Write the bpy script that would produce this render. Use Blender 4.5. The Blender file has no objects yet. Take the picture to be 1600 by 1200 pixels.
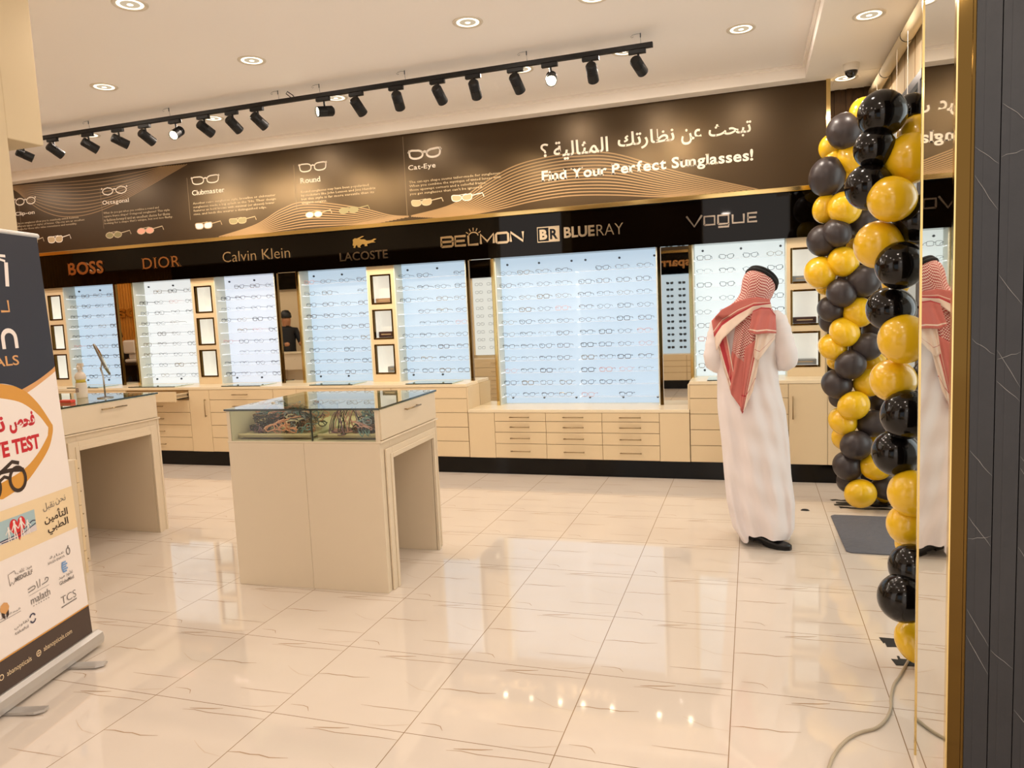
import bpy, bmesh, math, random
from mathutils import Vector, Matrix, Euler

sc = bpy.context.scene
COL = sc.collection
R = math.radians
PI = math.pi

# ------------------------------------------------------------------ camera
cam_d = bpy.data.cameras.new('camera')
cam = bpy.data.objects.new('camera', cam_d)
COL.objects.link(cam)
sc.camera = cam
cam_d.sensor_fit = 'HORIZONTAL'
cam_d.sensor_width = 36.0
cam_d.lens = 1147.873 / 1600 * 36.0
cam_d.clip_start = 0.05
yaw, pitch, roll = -0.3185329, -0.1014380, -0.0447837
fw = Vector((math.sin(yaw) * math.cos(pitch), math.cos(yaw) * math.cos(pitch), math.sin(pitch)))
rt0 = Vector((math.cos(yaw), -math.sin(yaw), 0))
up0 = rt0.cross(fw)
rt = rt0 * math.cos(roll) + up0 * math.sin(roll)
up = -rt0 * math.sin(roll) + up0 * math.cos(roll)
CAM = Vector((0.095922, -3.017456, 1.608442))
cam.matrix_world = Matrix(((rt.x, up.x, -fw.x, CAM.x), (rt.y, up.y, -fw.y, CAM.y), (rt.z, up.z, -fw.z, CAM.z), (0, 0, 0, 1)))

# ------------------------------------------------------------------ world, exposure
w = bpy.data.worlds.new('world')
sc.world = w
w.use_nodes = True
bg = w.node_tree.nodes['Background']
bg.inputs[0].default_value = (1.0, 0.88, 0.79, 1)      # the lit mall hall outside the shop
bg.inputs[1].default_value = 1.75
sc.view_settings.view_transform = 'Standard'
sc.view_settings.look = 'None'
sc.view_settings.exposure = 0.0
sc.view_settings.gamma = 1.0
sc.view_settings.use_curve_mapping = False

WARM = (1.0, 0.86, 0.74)
DOWN_W = 5.6          # recessed downlights
SPOT_W = 44.0          # track spots
def area_light(name, loc, size, power, color=WARM, rot=(0, 0, 0), parent=None):
    d = bpy.data.lights.new(name, 'AREA')
    d.shape = 'DISK'; d.size = size; d.energy = power; d.color = color
    o = bpy.data.objects.new(name, d); COL.objects.link(o)
    o.location = loc; o.rotation_euler = rot
    if parent: o.parent = parent
    return o
# downlight grid continued out of view for general light, fill lamps added at left
for _x, _y in ((-1.69, 0.69), (0.04, 0.69), (-1.69, -0.6), (0.04, -0.6), (-1.69, -1.8), (0.0, -1.9), (-5.6, 1.8), (-7.3, 1.8), (-9.2, 1.8), (-7.7, 2.9), (-9.2, 2.9), (-5.6, 0.7), (-8.2, 0.7), (-10.5, 0.9), (-11.1, 1.0)):
    area_light('downlight_lamp', (_x, _y, 3.50), 0.17, DOWN_W * (2.5 if _y > 1.5 else 1))
for _x, _y in ((1.2, -3.6), (2.4, -3.0), (1.0, -5.0), (2.6, -5.0), (-0.4, -5.2)):  # unseen fill lamps added in the hall, without fittings
    area_light('hall_fill', (_x, _y, 3.38), 0.17, 14, (1, 0.88, 0.76))
# cooler light of the mall outside the right shop window
_d = bpy.data.lights.new('mall_light', 'AREA'); _d.shape = 'RECTANGLE'; _d.size = 3.4; _d.size_y = 1.6; _d.energy = 85; _d.color = (0.86, 0.92, 1.0)
_o = bpy.data.objects.new('mall_light', _d); COL.objects.link(_o); _o.location = (2.9, 1.7, 2.3); _o.rotation_euler = (0, R(90), 0)

# ------------------------------------------------------------------ materials
def lin(h):
    h = h.lstrip('#')
    c = [int(h[i:i + 2], 16) / 255 for i in (0, 2, 4)]
    return tuple(x / 12.92 if x <= 0.04045 else ((x + 0.055) / 1.055) ** 2.4 for x in c) + (1,)

def mat(name, color, rough=0.5, metal=0.0, spec=0.5, coat=0.0, emit=None, estr=0.0, var=0.0, vscale=6.0, bump=0.0, bscale=60.0, trans=0.0):
    m = bpy.data.materials.new(name); m.use_nodes = True
    nt = m.node_tree; b = nt.nodes['Principled BSDF']
    c = lin(color) if isinstance(color, str) else tuple(color) + (1,)
    b.inputs['Base Color'].default_value = c
    b.inputs['Roughness'].default_value = rough
    b.inputs['Metallic'].default_value = metal
    b.inputs['Specular IOR Level'].default_value = spec
    b.inputs['Coat Weight'].default_value = coat
    b.inputs['Coat Roughness'].default_value = 0.05
    b.inputs['Transmission Weight'].default_value = trans
    if emit is not None:
        b.inputs['Emission Color'].default_value = lin(emit) if isinstance(emit, str) else tuple(emit) + (1,)
        b.inputs['Emission Strength'].default_value = estr
    if var or bump:
        tc = nt.nodes.new('ShaderNodeTexCoord')
    if var:
        n = nt.nodes.new('ShaderNodeTexNoise'); n.inputs['Scale'].default_value = vscale; n.inputs['Detail'].default_value = 4
        nt.links.new(tc.outputs['Object'], n.inputs['Vector'])
        mx = nt.nodes.new('ShaderNodeMix'); mx.data_type = 'RGBA'
        mx.inputs[6].default_value = tuple(x * (1 - var) for x in c[:3]) + (1,)
        mx.inputs[7].default_value = tuple(min(1, x * (1 + var)) for x in c[:3]) + (1,)
        nt.links.new(n.outputs['Fac'], mx.inputs[0]); nt.links.new(mx.outputs[2], b.inputs['Base Color'])
    if bump:
        n2 = nt.nodes.new('ShaderNodeTexNoise'); n2.inputs['Scale'].default_value = bscale; n2.inputs['Detail'].default_value = 5
        nt.links.new(tc.outputs['Object'], n2.inputs['Vector'])
        bp = nt.nodes.new('ShaderNodeBump'); bp.inputs['Strength'].default_value = bump; bp.inputs['Distance'].default_value = 0.01
        nt.links.new(n2.outputs['Fac'], bp.inputs['Height']); nt.links.new(bp.outputs['Normal'], b.inputs['Normal'])
    return m

def clear_mat(name, tint, ior, gloss=1.0, diffuse=0.0):
    m = bpy.data.materials.new(name); m.use_nodes = True
    nt = m.node_tree; nt.nodes.clear()
    out = nt.nodes.new('ShaderNodeOutputMaterial')
    t = nt.nodes.new('ShaderNodeBsdfTransparent'); t.inputs[0].default_value = lin(tint)
    g = nt.nodes.new('ShaderNodeBsdfGlossy'); g.inputs['Roughness'].default_value = 0.01
    g.inputs[0].default_value = (gloss, gloss, gloss, 1)
    f = nt.nodes.new('ShaderNodeFresnel'); f.inputs['IOR'].default_value = ior
    mx = nt.nodes.new('ShaderNodeMixShader')
    ge = nt.nodes.new('ShaderNodeNewGeometry'); inv = nt.nodes.new('ShaderNodeMath'); inv.operation = 'SUBTRACT'; inv.inputs[0].default_value = 1.0; nt.links.new(ge.outputs['Backfacing'], inv.inputs[1])
    mu = nt.nodes.new('ShaderNodeMath'); mu.operation = 'MULTIPLY'; nt.links.new(f.outputs[0], mu.inputs[0]); nt.links.new(inv.outputs[0], mu.inputs[1])
    nt.links.new(mu.outputs[0], mx.inputs[0]); nt.links.new(g.outputs[0], mx.inputs[2])
    if diffuse:
        d = nt.nodes.new('ShaderNodeBsdfDiffuse'); d.inputs[0].default_value = (0.95, 0.97, 1, 1)
        m2 = nt.nodes.new('ShaderNodeMixShader'); m2.inputs[0].default_value = diffuse
        nt.links.new(t.outputs[0], m2.inputs[1]); nt.links.new(d.outputs[0], m2.inputs[2])
        nt.links.new(m2.outputs[0], mx.inputs[1])
    else:
        nt.links.new(t.outputs[0], mx.inputs[1])
    nt.links.new(mx.outputs[0], out.inputs[0])
    return m

M = {}
M['ceiling'] = mat('ceiling_paint', '#fdf8f4', 0.8, var=0.015, vscale=1.5)
M['soffit'] = mat('soffit_paint', '#fcf5ec', 0.7)
M['wall'] = mat('beige_paint', '#d8c4a0', 0.75, var=0.02)
M['cream'] = mat('cream_laminate', '#e2cca6', 0.42, var=0.012, vscale=9, spec=0.35)
M['cream_dark'] = mat('cream_laminate_gap', '#a58a63', 0.6)
M['counter'] = mat('ivory_laminate', '#dccbb0', 0.42, var=0.012, vscale=9, spec=0.35)
M['worktop'] = mat('worktop_laminate', '#ecdcbc', 0.25, var=0.01)
M['black_gloss'] = mat('black_glass_panel', '#040201', 0.03, spec=0.2)
M['plinth'] = mat('black_plinth', '#080605', 0.10, spec=0.25)
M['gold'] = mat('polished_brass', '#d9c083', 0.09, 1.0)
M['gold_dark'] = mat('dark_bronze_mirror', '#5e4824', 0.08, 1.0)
M['bronze'] = mat('bronze_letter', '#c08a55', 0.25, 1.0)
M['steel_letter'] = mat('champagne_letter', '#d9c2a0', 0.18, 1.0)
M['dark_letter'] = mat('smoked_letter', '#8f8172', 0.15, 1.0)
M['mirror'] = mat('mirror_glass', '#e4e2da', 0.015, 1.0)
M['chrome'] = mat('brushed_chrome', '#b9b6b0', 0.25, 1.0)
M['handle'] = mat('handle_nickel', '#a08a68', 0.3, 0.9)
M['black_metal'] = mat('black_powder_coat', '#0b0908', 0.45, spec=0.4)
M['black_fabric'] = mat('black_rope', '#0c0b0d', 0.8)
M['rubber'] = mat('black_leather', '#141314', 0.35)
M['white_plastic'] = mat('white_plastic', '#e9e2d6', 0.35)
M['white_side'] = mat('white_acrylic_side', '#d9dccf', 0.4)
M['standoff'] = mat('standoff_metal', '#5a6066', 0.3, 1.0)
M['glass'] = clear_mat('clear_glass', '#f6faf5', 1.5)
M['glass_top'] = clear_mat('table_glass', '#eaf1eb', 1.8)
M['glass_edge'] = mat('green_glass_edge', '#1c2a22', 0.1, spec=0.7)
M['acrylic'] = clear_mat('clear_acrylic', '#fafcff', 1.35, diffuse=0.25)
M['acrylic_edge'] = mat('acrylic_edge_glow', '#f4f8ff', 0.2, emit='#f4f8ff', estr=0.9)  # light caught from the lit panel, put in as emission
M['win_glass'] = clear_mat('window_glass', '#d5d8d5', 1.5)
M['frame_grey'] = mat('grey_window_frame', '#5c5a5c', 0.4)
M['blind'] = mat('blind_fabric', '#d8c6a2', 0.7)
M['slat'] = mat('dark_wood_slats', '#33220f', 0.75, var=0.5, vscale=14, spec=0.15)
M['oak'] = mat('oak_slats', '#d8943c', 0.5, var=0.2, vscale=10)
M['brown'] = mat('brown_vinyl', '#25180b', 0.33, spec=0.62, coat=0.0, var=0.05, vscale=1.2)
M['print_white'] = mat('print_white', '#f2e6d4', 0.5)
M['print_dim'] = mat('print_dim', '#c9b491', 0.5)
M['print_wave'] = mat('print_wave', '#93744a', 0.4)
M['print_line'] = mat('print_line', '#7d6a4e', 0.5)
M['print_pink'] = mat('print_pink', '#f0a58c', 0.5)
M['print_lilac'] = mat('print_lilac', '#d6cbd6', 0.5)
M['print_olive'] = mat('print_olive', '#8b8055', 0.5)
M['print_tan'] = mat('print_tan', '#b89f78', 0.5)
M['gold_balloon'] = mat('gold_latex', '#f3c21a', 0.24, 0.0, spec=0.6, coat=0.35)
M['black_balloon'] = mat('black_latex', '#0e0a08', 0.12, spec=0.38)
M['grey_balloon'] = mat('matt_black_latex', '#3b3333', 0.36, spec=0.5)
M['mat'] = mat('grey_mat', '#63656d', 0.6, bump=1.0, bscale=22)
M['tape'] = mat('black_tape', '#0d0b0a', 0.5)
M['cable'] = mat('grey_cable', '#b5a68c', 0.5)
M['lamp_on'] = mat('lit_diffuser', '#ffffff', 0.5, emit=(1.0, 0.88, 0.66), estr=1.8)
M['lamp_hot'] = mat('lit_lens', '#ffffff', 0.5, emit=(1.0, 0.84, 0.55), estr=14)
M['lamp_in'] = mat('lit_reflector', '#8f8470', 0.35, 0.5, emit=(1.0, 0.84, 0.62), estr=0.42)
M['lamp_mid'] = mat('lit_lamp_core', '#ffffff', 0.5, emit=(1.0, 0.9, 0.7), estr=3.0)
M['lamp_ring'] = mat('lamp_trim', '#e6dccb', 0.4)
M['dome'] = mat('smoked_dome', '#0a0a0a', 0.05, spec=0.8)
def lit(name, c, s): return mat(name, '#8f969c', 0.4, emit=c, estr=s)
M['lit_blue'] = lit('lit_acrylic_blue', (0.58, 0.77, 0.94), 0.71)
M['lit_lilac'] = lit('lit_acrylic_lilac', (0.78, 0.84, 0.95), 0.80)
M['lit_white'] = lit('lit_acrylic_white', (0.90, 0.92, 0.90), 0.82)
M['lit_cool'] = lit('lit_acrylic_cool', (0.80, 0.88, 0.86), 0.84)
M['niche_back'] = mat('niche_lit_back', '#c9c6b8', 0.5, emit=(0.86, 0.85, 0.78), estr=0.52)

M['brown'].node_tree.nodes['Principled BSDF'].inputs['Specular Tint'].default_value = (1, 0.74, 0.46, 1)
# marble floor tile: warm white with fine grout, the veins are inlaid in the mesh
def floor_mat():
    m = bpy.data.materials.new('marble_tile'); m.use_nodes = True
    nt = m.node_tree; b = nt.nodes['Principled BSDF']
    tc = nt.nodes.new('ShaderNodeTexCoord'); sep = nt.nodes.new('ShaderNodeSeparateXYZ')
    nt.links.new(tc.outputs['Object'], sep.inputs[0])
    def mth(op, a, bb=None):
        n = nt.nodes.new('ShaderNodeMath'); n.operation = op
        for i, v in enumerate((a, bb)):
            if v is None: continue
            if isinstance(v, (int, float)): n.inputs[i].default_value = v
            else: nt.links.new(v, n.inputs[i])
        return n.outputs[0]
    masks = []
    for ax, size in ((0, 0.6), (1, 0.61124)):
        t = mth('DIVIDE', sep.outputs[ax], size)
        d = mth('ABSOLUTE', mth('SUBTRACT', t, mth('ROUND', t)))
        masks.append(mth('LESS_THAN', mth('MULTIPLY', d, size), 0.0019))
    g = mth('MAXIMUM', masks[0], masks[1])
    n = nt.nodes.new('ShaderNodeTexNoise'); n.inputs['Scale'].default_value = 1.7; n.inputs['Detail'].default_value = 5
    nt.links.new(tc.outputs['Object'], n.inputs['Vector'])
    mx = nt.nodes.new('ShaderNodeMix'); mx.data_type = 'RGBA'
    mx.inputs[6].default_value = lin('#d9ccbd'); mx.inputs[7].default_value = lin('#e5dacd')
    nt.links.new(n.outputs['Fac'], mx.inputs[0])
    m2 = nt.nodes.new('ShaderNodeMix'); m2.data_type = 'RGBA'
    nt.links.new(g, m2.inputs[0]); nt.links.new(mx.outputs[2], m2.inputs[6]); m2.inputs[7].default_value = lin('#9c8468')
    nt.links.new(m2.outputs[2], b.inputs['Base Color'])
    b.inputs['Roughness'].default_value = 0.045
    b.inputs['Specular IOR Level'].default_value = 0.95
    return m
M['floor'] = floor_mat()
M['vein'] = mat('marble_vein', '#b3987c', 0.07, spec=0.55)
M['vein_faint'] = mat('marble_vein_faint', '#cfbaa2', 0.07, spec=0.55)
M['marble'] = mat('black_marble', '#232326', 0.35, var=0.3, vscale=9, spec=0.4, bump=0.08, bscale=40)
M['marble_vein'] = mat('black_marble_vein', '#8d8b88', 0.35)
M['marble_groove'] = mat('black_marble_groove', '#0c0c0e', 0.6)

# ------------------------------------------------------------------ mesh helpers
class MB:
    def __init__(s): s.v = []; s.f = []; s.m = []; s.uv = None
    def add(s, vs, fs, mi=0):
        o = len(s.v); s.v += [tuple(p) for p in vs]
        s.f += [tuple(i + o for i in f) for f in fs]; s.m += [mi] * len(fs)
        return s
    def box(s, x0, x1, y0, y1, z0, z1, mi=0):
        vs = [(x0, y0, z0), (x1, y0, z0), (x1, y1, z0), (x0, y1, z0), (x0, y0, z1), (x1, y0, z1), (x1, y1, z1), (x0, y1, z1)]
        return s.add(vs, [(0, 3, 2, 1), (4, 5, 6, 7), (0, 1, 5, 4), (1, 2, 6, 5), (2, 3, 7, 6), (3, 0, 4, 7)], mi)
    def tube(s, pts, r, n=8, mi=0, closed=False, caps=True):
        pts = [Vector(p) for p in pts]; k = len(pts)
        rs = r if isinstance(r, (list, tuple)) else [r] * k
        vs, fs = [], []; prev = None
        for i, p in enumerate(pts):
            if closed: t = pts[(i + 1) % k] - pts[i - 1]
            else: t = pts[min(i + 1, k - 1)] - pts[max(i - 1, 0)]
            t = t.normalized() if t.length > 1e-9 else Vector((0, 0, 1))
            if prev is None:
                a = t.cross(Vector((0, 0, 1)) if abs(t.z) < 0.9 else Vector((1, 0, 0))).normalized()
            else:
                a = (prev - t * prev.dot(t)); a = a.normalized() if a.length > 1e-6 else t.orthogonal().normalized()
            prev = a; bb = t.cross(a)
            for j in range(n):
                an = 2 * PI * j / n
                vs.append(p + (a * math.cos(an) + bb * math.sin(an)) * rs[i])
        for i in range(k if closed else k - 1):
            i2 = (i + 1) % k
            for j in range(n):
                j2 = (j + 1) % n
                fs.append((i * n + j, i * n + j2, i2 * n + j2, i2 * n + j))
        if caps and not closed:
            fs.append(tuple(range(n - 1, -1, -1))); fs.append(tuple((k - 1) * n + j for j in range(n)))
        return s.add(vs, fs, mi)
    def lathe(s, prof, c=(0, 0, 0), n=24, mi=0, axis=(0, 0, 1), scale=(1, 1, 1), caps=True):
        ax = Vector(axis).normalized(); q = Vector((0, 0, 1)).rotation_difference(ax)
        vs, fs = [], []; k = len(prof)
        for r, z in prof:
            for j in range(n):
                an = 2 * PI * j / n
                p = q @ Vector((r * math.cos(an) * scale[0], r * math.sin(an) * scale[1], z * scale[2]))
                vs.append(p + Vector(c))
        for i in range(k - 1):
            for j in range(n):
                j2 = (j + 1) % n
                fs.append((i * n + j, i * n + j2, (i + 1) * n + j2, (i + 1) * n + j))
        if caps and prof[0][0] > 1e-6: fs.append(tuple(range(n - 1, -1, -1)))
        if caps and prof[-1][0] > 1e-6: fs.append(tuple((k - 1) * n + j for j in range(n)))
        return s.add(vs, fs, mi)
    def grid(s, rows, mi=0, closed=False):
        n = len(rows[0]); vs = [p for r in rows for p in r]; fs = []
        for i in range(len(rows) - 1):
            for j in range(n if closed else n - 1):
                j2 = (j + 1) % n
                fs.append((i * n + j, i * n + j2, (i + 1) * n + j2, (i + 1) * n + j))
        return s.add(vs, fs, mi)
    def flat(s, pts, fr, d=0.0, mi=0):          # polygon in a plane frame
        k = len(pts)
        return s.add([fr(x, z, d) for x, z in pts], [tuple(range(k))], mi)
    def ribbon(s, pts, wd, fr, d=0.0, mi=0, closed=False):
        k = len(pts); L = []; Rr = []
        for i in range(k):
            a = pts[i - 1] if (closed or i > 0) else pts[i]; b = pts[(i + 1) % k] if (closed or i < k - 1) else pts[i]
            tx, tz = b[0] - a[0], b[1] - a[1]; l = math.hypot(tx, tz) or 1
            ww = (wd[i] if isinstance(wd, (list, tuple)) else wd) / 2
            nx, nz = -tz / l * ww, tx / l * ww
            L.append((pts[i][0] + nx, pts[i][1] + nz)); Rr.append((pts[i][0] - nx, pts[i][1] - nz))
        vs = [fr(x, z, d) for x, z in L] + [fr(x, z, d) for x, z in Rr]
        fs = [(i, k + i, k + (i + 1) % k, (i + 1) % k) for i in range(k if closed else k - 1)]
        return s.add(vs, fs, mi)
    def merge(s, mesh, mx=Matrix(), mi=0):
        return s.add([mx @ v.co for v in mesh.vertices], [tuple(p.vertices) for p in mesh.polygons], mi)
    def build(s, name, mats, parent=None, smooth=False, bevel=0.0, bseg=2, uv=None, world=True):
        me = bpy.data.meshes.new(name)
        off = Vector((0, 0, 0))
        if parent is not None and world:
            p = parent
            while p is not None: off = off + Vector(p.location); p = p.parent
        me.from_pydata([tuple(Vector(p) - off) for p in s.v], [], s.f)
        if not isinstance(mats, (list, tuple)): mats = [mats]
        for m in mats: me.materials.append(M[m] if isinstance(m, str) else m)
        me.polygons.foreach_set('material_index', s.m)
        if smooth: me.polygons.foreach_set('use_smooth', [True] * len(me.polygons))
        if uv is not None:
            ul = me.uv_layers.new(name='UVMap')
            for l in me.loops: ul.data[l.index].uv = uv[l.vertex_index]
        me.update()
        o = bpy.data.objects.new(name, me); COL.objects.link(o)
        if parent is not None: o.parent = parent
        if bevel:
            bm = o.modifiers.new('bevel', 'BEVEL'); bm.width = bevel; bm.segments = bseg; bm.limit_method = 'ANGLE'
        return o

def tag(o, label, cat, group=None, kind=None):
    o['label'] = label; o['category'] = cat
    if group: o['group'] = group
    if kind: o['kind'] = kind
    return o
def thing(name, label, cat, loc=(0, 0, 0), rotz=0.0, group=None):
    o = bpy.data.objects.new(name, None); COL.objects.link(o)
    o.empty_display_size = 0.05; o.location = loc; o.rotation_euler = (0, 0, rotz)
    return tag(o, label, cat, group)
def struct(mb, name, mats, label=None, cat=None, **k):
    o = mb.build(name, mats, **k); o['kind'] = 'structure'
    if label: o['label'] = label
    if cat: o['category'] = cat
    return o
def dup(o, loc=None, rot=None, parent=None):
    c = o.copy(); COL.objects.link(c)
    if parent is not None: c.parent = parent
    if loc is not None: c.location = loc
    if rot is not None: c.rotation_euler = rot
    for ch in list(o.children):
        dup(ch, parent=c)
    return c
ORD = ['first', 'second', 'third', 'fourth', 'fifth', 'sixth', 'seventh', 'eighth', 'ninth', 'tenth', 'eleventh', 'twelfth', 'thirteenth', 'fourteenth', 'fifteenth', 'sixteenth', 'seventeenth', 'eighteenth', 'nineteenth', 'twentieth', '21st', '22nd', '23rd', '24th', '25th', '26th', '27th', '28th', '29th', '30th', '31st', '32nd']

# ------------------------------------------------------------------ lettering
_tc = {}
def text_geo(body, bold=0.0, res=3, extrude=0.0):
    key = (body, bold, res, extrude)
    if key in _tc: return _tc[key]
    cu = bpy.data.curves.new('t', 'FONT'); cu.body = body; cu.resolution_u = res; cu.offset = bold; cu.extrude = extrude
    o = bpy.data.objects.new('t', cu); COL.objects.link(o)
    dg = bpy.context.evaluated_depsgraph_get()
    me = bpy.data.meshes.new_from_object(o.evaluated_get(dg))
    vs = [tuple(v.co) for v in me.vertices]; fs = [tuple(p.vertices) for p in me.polygons]
    bpy.data.objects.remove(o); bpy.data.curves.remove(cu); bpy.data.meshes.remove(me)
    _tc[key] = (vs, fs); return vs, fs
def put_text(mb, body, box, fr, bold=0.0, res=3, d=0.0, depth=0.0, mi=0, geo=None):
    x0, x1, z0, z1 = box
    vs, fs = geo if geo else text_geo(body, bold, res, 0.5 if depth else 0.0)
    if not vs: return
    a0 = min(v[0] for v in vs); a1 = max(v[0] for v in vs); b0 = min(v[1] for v in vs); b1 = max(v[1] for v in vs)
    sx = (x1 - x0) / max(1e-6, a1 - a0); sz = (z1 - z0) / max(1e-6, b1 - b0)
    mb.add([fr(x0 + (v[0] - a0) * sx, z0 + (v[1] - b0) * sz, d + (v[2] + 0.5) * depth if depth else d) for v in vs], fs, mi)
SER = {'F': 'lb', 'i': 'cb cxL', 'n': 'lb rb lxL', 'd': 'rbR rtL', 'Y': 'cb lt rt', 'u': 'lxL rbR', 'r': 'lb lxL', 'P': 'lb ltL', 'f': 'cb', 'l': 'cb ctL', 'a': 'rbR',
       'C': '', 'p': 'lb lxL', 'R': 'lb rb ltL', 'm': 'lb cb rb lxL', 'b': 'ltL', 't': '', 'B': 'lbL ltL', 'D': 'lbL ltL', 'I': 'cb ct', 'O': '', 'E': '', 'y': 'lx rx', 'h': 'lb rb ltL', '-': '', 'c': '', 'e': '', 'o': '', 'g': '', 's': '', 'S': '', '!': ''}
def slab_geo(body, bold=0.02, gap=0.07, sw=0.15, sh=0.075, res=3):
    V, F = [], []; pen = 0.0
    for ch in body:
        if ch == ' ': pen += 0.26; continue
        vs, fs = text_geo(ch, bold * (.3 if ch == 'i' else 1), res)
        a0 = min(v[0] for v in vs); a1 = max(v[0] for v in vs); wd = a1 - a0
        o = len(V); V += [(v[0] - a0 + pen, v[1], 0) for v in vs]; F += [tuple(i + o for i in f) for f in fs]
        st = 0.055 + bold
        for sp in SER.get(ch, '').split():
            cx = pen + {'l': st, 'r': wd - st, 'c': wd / 2}[sp[0]]
            if ch == 'i': bold_i = 0
            if sp[0] == 'c' and ch == 'f': cx = pen + wd * 0.42
            zz = {'b': sh / 2 - bold, 'x': 0.449 - sh / 2 + bold, 't': 0.682 - sh / 2 + bold}[sp[1]]
            if ch == 'i' and sp[1] == 'x': zz -= bold * .7
            l, r = (-sw / 2, sw / 2)
            if len(sp) > 2: l, r = (-sw / 2, st) if sp[2] == 'L' else (-st, sw / 2)
            o = len(V); V += [(cx + l, zz - sh / 2, 0), (cx + r, zz - sh / 2, 0), (cx + r, zz + sh / 2, 0), (cx + l, zz + sh / 2, 0)]
            F.append((o, o + 1, o + 2, o + 3))
        pen += wd + gap
    return V, F
def thicken(geo, t=1.0):
    vs, fs = geo; n = len(vs)
    V = [(x, y, 0.5) for x, y, z in vs] + [(x, y, -0.5) for x, y, z in vs]
    F = list(fs) + [tuple(n + i for i in reversed(f)) for f in fs]
    cnt = {}
    for f in fs:
        for i in range(len(f)):
            e = (f[i], f[(i + 1) % len(f)]); cnt[tuple(sorted(e))] = cnt.get(tuple(sorted(e)), 0) + 1
    for f in fs:
        for i in range(len(f)):
            a, b = f[i], f[(i + 1) % len(f)]
            if cnt[tuple(sorted((a, b)))] == 1: F.append((b, a, n + a, n + b))
    return V, F
def yplane(Y): return lambda x, z, d=0.0: (x, Y - d, z)        # faces -Y, d comes towards the viewer

# ================================================================== the setting
# floor with inlaid veins (every tile carries the same print)
b = MB(); b.box(-13, 9, -14, 4.6, -0.1, 0.0)
TX, TY = 0.6, 0.61124
VEINS = [([(0.0, .55), (.08, .565), (.16, .56), (.22, .57), (.30, .56), (.42, .585)], .0075, 1),
         ([(.38, .915), (.44, .925), (.55, .945), (.62, .965)], .009, 1), ([(.34, .89), (.43, .905), (.55, .895), (.7, .905), (.85, .915), (1.0, .915)], .005, 1),
         ([(.55, .235), (.68, .235), (.82, .242), (1.0, .245)], .005, 1), ([(.06, .125), (.16, .13), (.2, .12), (.235, .075)], .0055, 1),
         ([(.70, .60), (.78, .55), (.86, .51), (1.0, .495)], .0035, 2), ([(.72, .03), (.84, .04), (.95, .075), (1.0, .09)], .004, 2)]
flr = lambda x, y, d=0.0: (x, y, 0.0004)
for i in range(-13, 4):
    for j in range(-5, 7):
        for pts, wd, mi in VEINS:
            p = [((i + u) * TX, (j + v) * TY) for u, v in pts]
            if p[0][1] > 4.5 or p[0][0] < -9.5: continue
            b.ribbon(p, [wd * (0.35 if q in (0, len(p) - 1) else 1) * 0.75 for q in range(len(p))], flr, mi=mi)
struct(b, 'floor', ['floor', 'vein', 'vein_faint'])

# ceiling: raised main field, lower border with stepped face along the back and right
b = MB()
b.box(-13, 0.54, -3.5, 3.82, 3.53, 3.65)
struct(b, 'ceiling', 'ceiling')
b = MB(); b.box(-13, 0.78, 3.82, 4.45, 3.42, 3.65); b.box(0.54, 4.5, -3.5, 3.82, 3.42, 3.65); b.box(0.78, 1.3, 3.82, 4.4, 3.42, 3.65)
b.box(-13, 0.515, 3.79, 3.82, 3.505, 3.53); b.box(0.515, 0.54, -3.5, 3.82, 3.505, 3.53)
struct(b, 'trim_1', 'soffit', bevel=0.004)

b = MB(); b.box(-13, 0.74, 4.20, 4.36, 0, 3.42); struct(b, 'wall_back', 'wall')
b = MB()
x = 0.72
while x < 1.22:
    b.box(x, x + 0.046, 4.36 - 0.012 * (int(x * 100) % 2), 4.42, 0, 3.42); x += 0.048
struct(b, 'trim_2', 'slat')
# right wall: blind box panels above a dark shop window
b = MB(); b.box(1.2, 1.35, -0.3, 4.45, 3.09, 3.42); b.box(1.2, 1.35, -0.3, 4.45, 0.0, 0.12)
for y in (3.861, 3.331, 2.96, 2.4, 1.8): b.box(1.197, 1.2, y - 0.006, y + 0.006, 3.09, 3.42, 1)
struct(b, 'wall_right', ['wall', 'cream_dark'])
b = MB(); b.box(1.19, 1.26, -0.3, 4.36, 3.03, 3.09)
for y in (-0.3, 1.2, 2.75, 4.3): b.box(1.19, 1.26, y, y + 0.06, 0.12, 3.03)
wf = struct(b, 'window_1', 'frame_grey', label='dark shop window on the right behind the balloons')
b = MB(); b.box(1.22, 1.235, -0.25, 4.3, 0.12, 3.03); b.build('pane', 'win_glass', wf)

# left end wall of oak slats with the shop name, seen only in the mirrors
b = MB()
y = -3.0
while y < 4.2:
    b.box(-12.1, -12.0 + 0.02, y, y + 0.05, 0, 3.53); y += 0.062
b.box(-12.3, -12.06, -3.0, 4.2, 0, 3.53)
wl = struct(b, 'wall_left', 'oak')
# front wall of the shop, left of the viewer: a partition whose end shows at the picture's left edge
b = MB(); b.box(-12, -3.67, -0.2, 0.0, 0, 3.53); struct(b, 'wall_front', 'wall')
b = MB(); x = -12.0
while x < -9.9:
    b.box(x, x + .05, .002, .04, 0, 2.63); x += .066
b.box(-12, -9.9, .001, .015, 0, 2.63); sw_ = struct(b, 'trim_5', 'oak')
b = MB(); put_text(b, 'abani', (-10.55, -11.75, 1.78, 2.02), lambda x, z, d=0.0: (x, .042 + d, z), bold=.02, depth=.03); b.build('lettering', 'gold', sw_)
b = MB(); b.box(-12, -3.67, 0.0, 0.215, 2.635, 3.53); struct(b, 'trim_3', 'wall', bevel=0.006)

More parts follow.
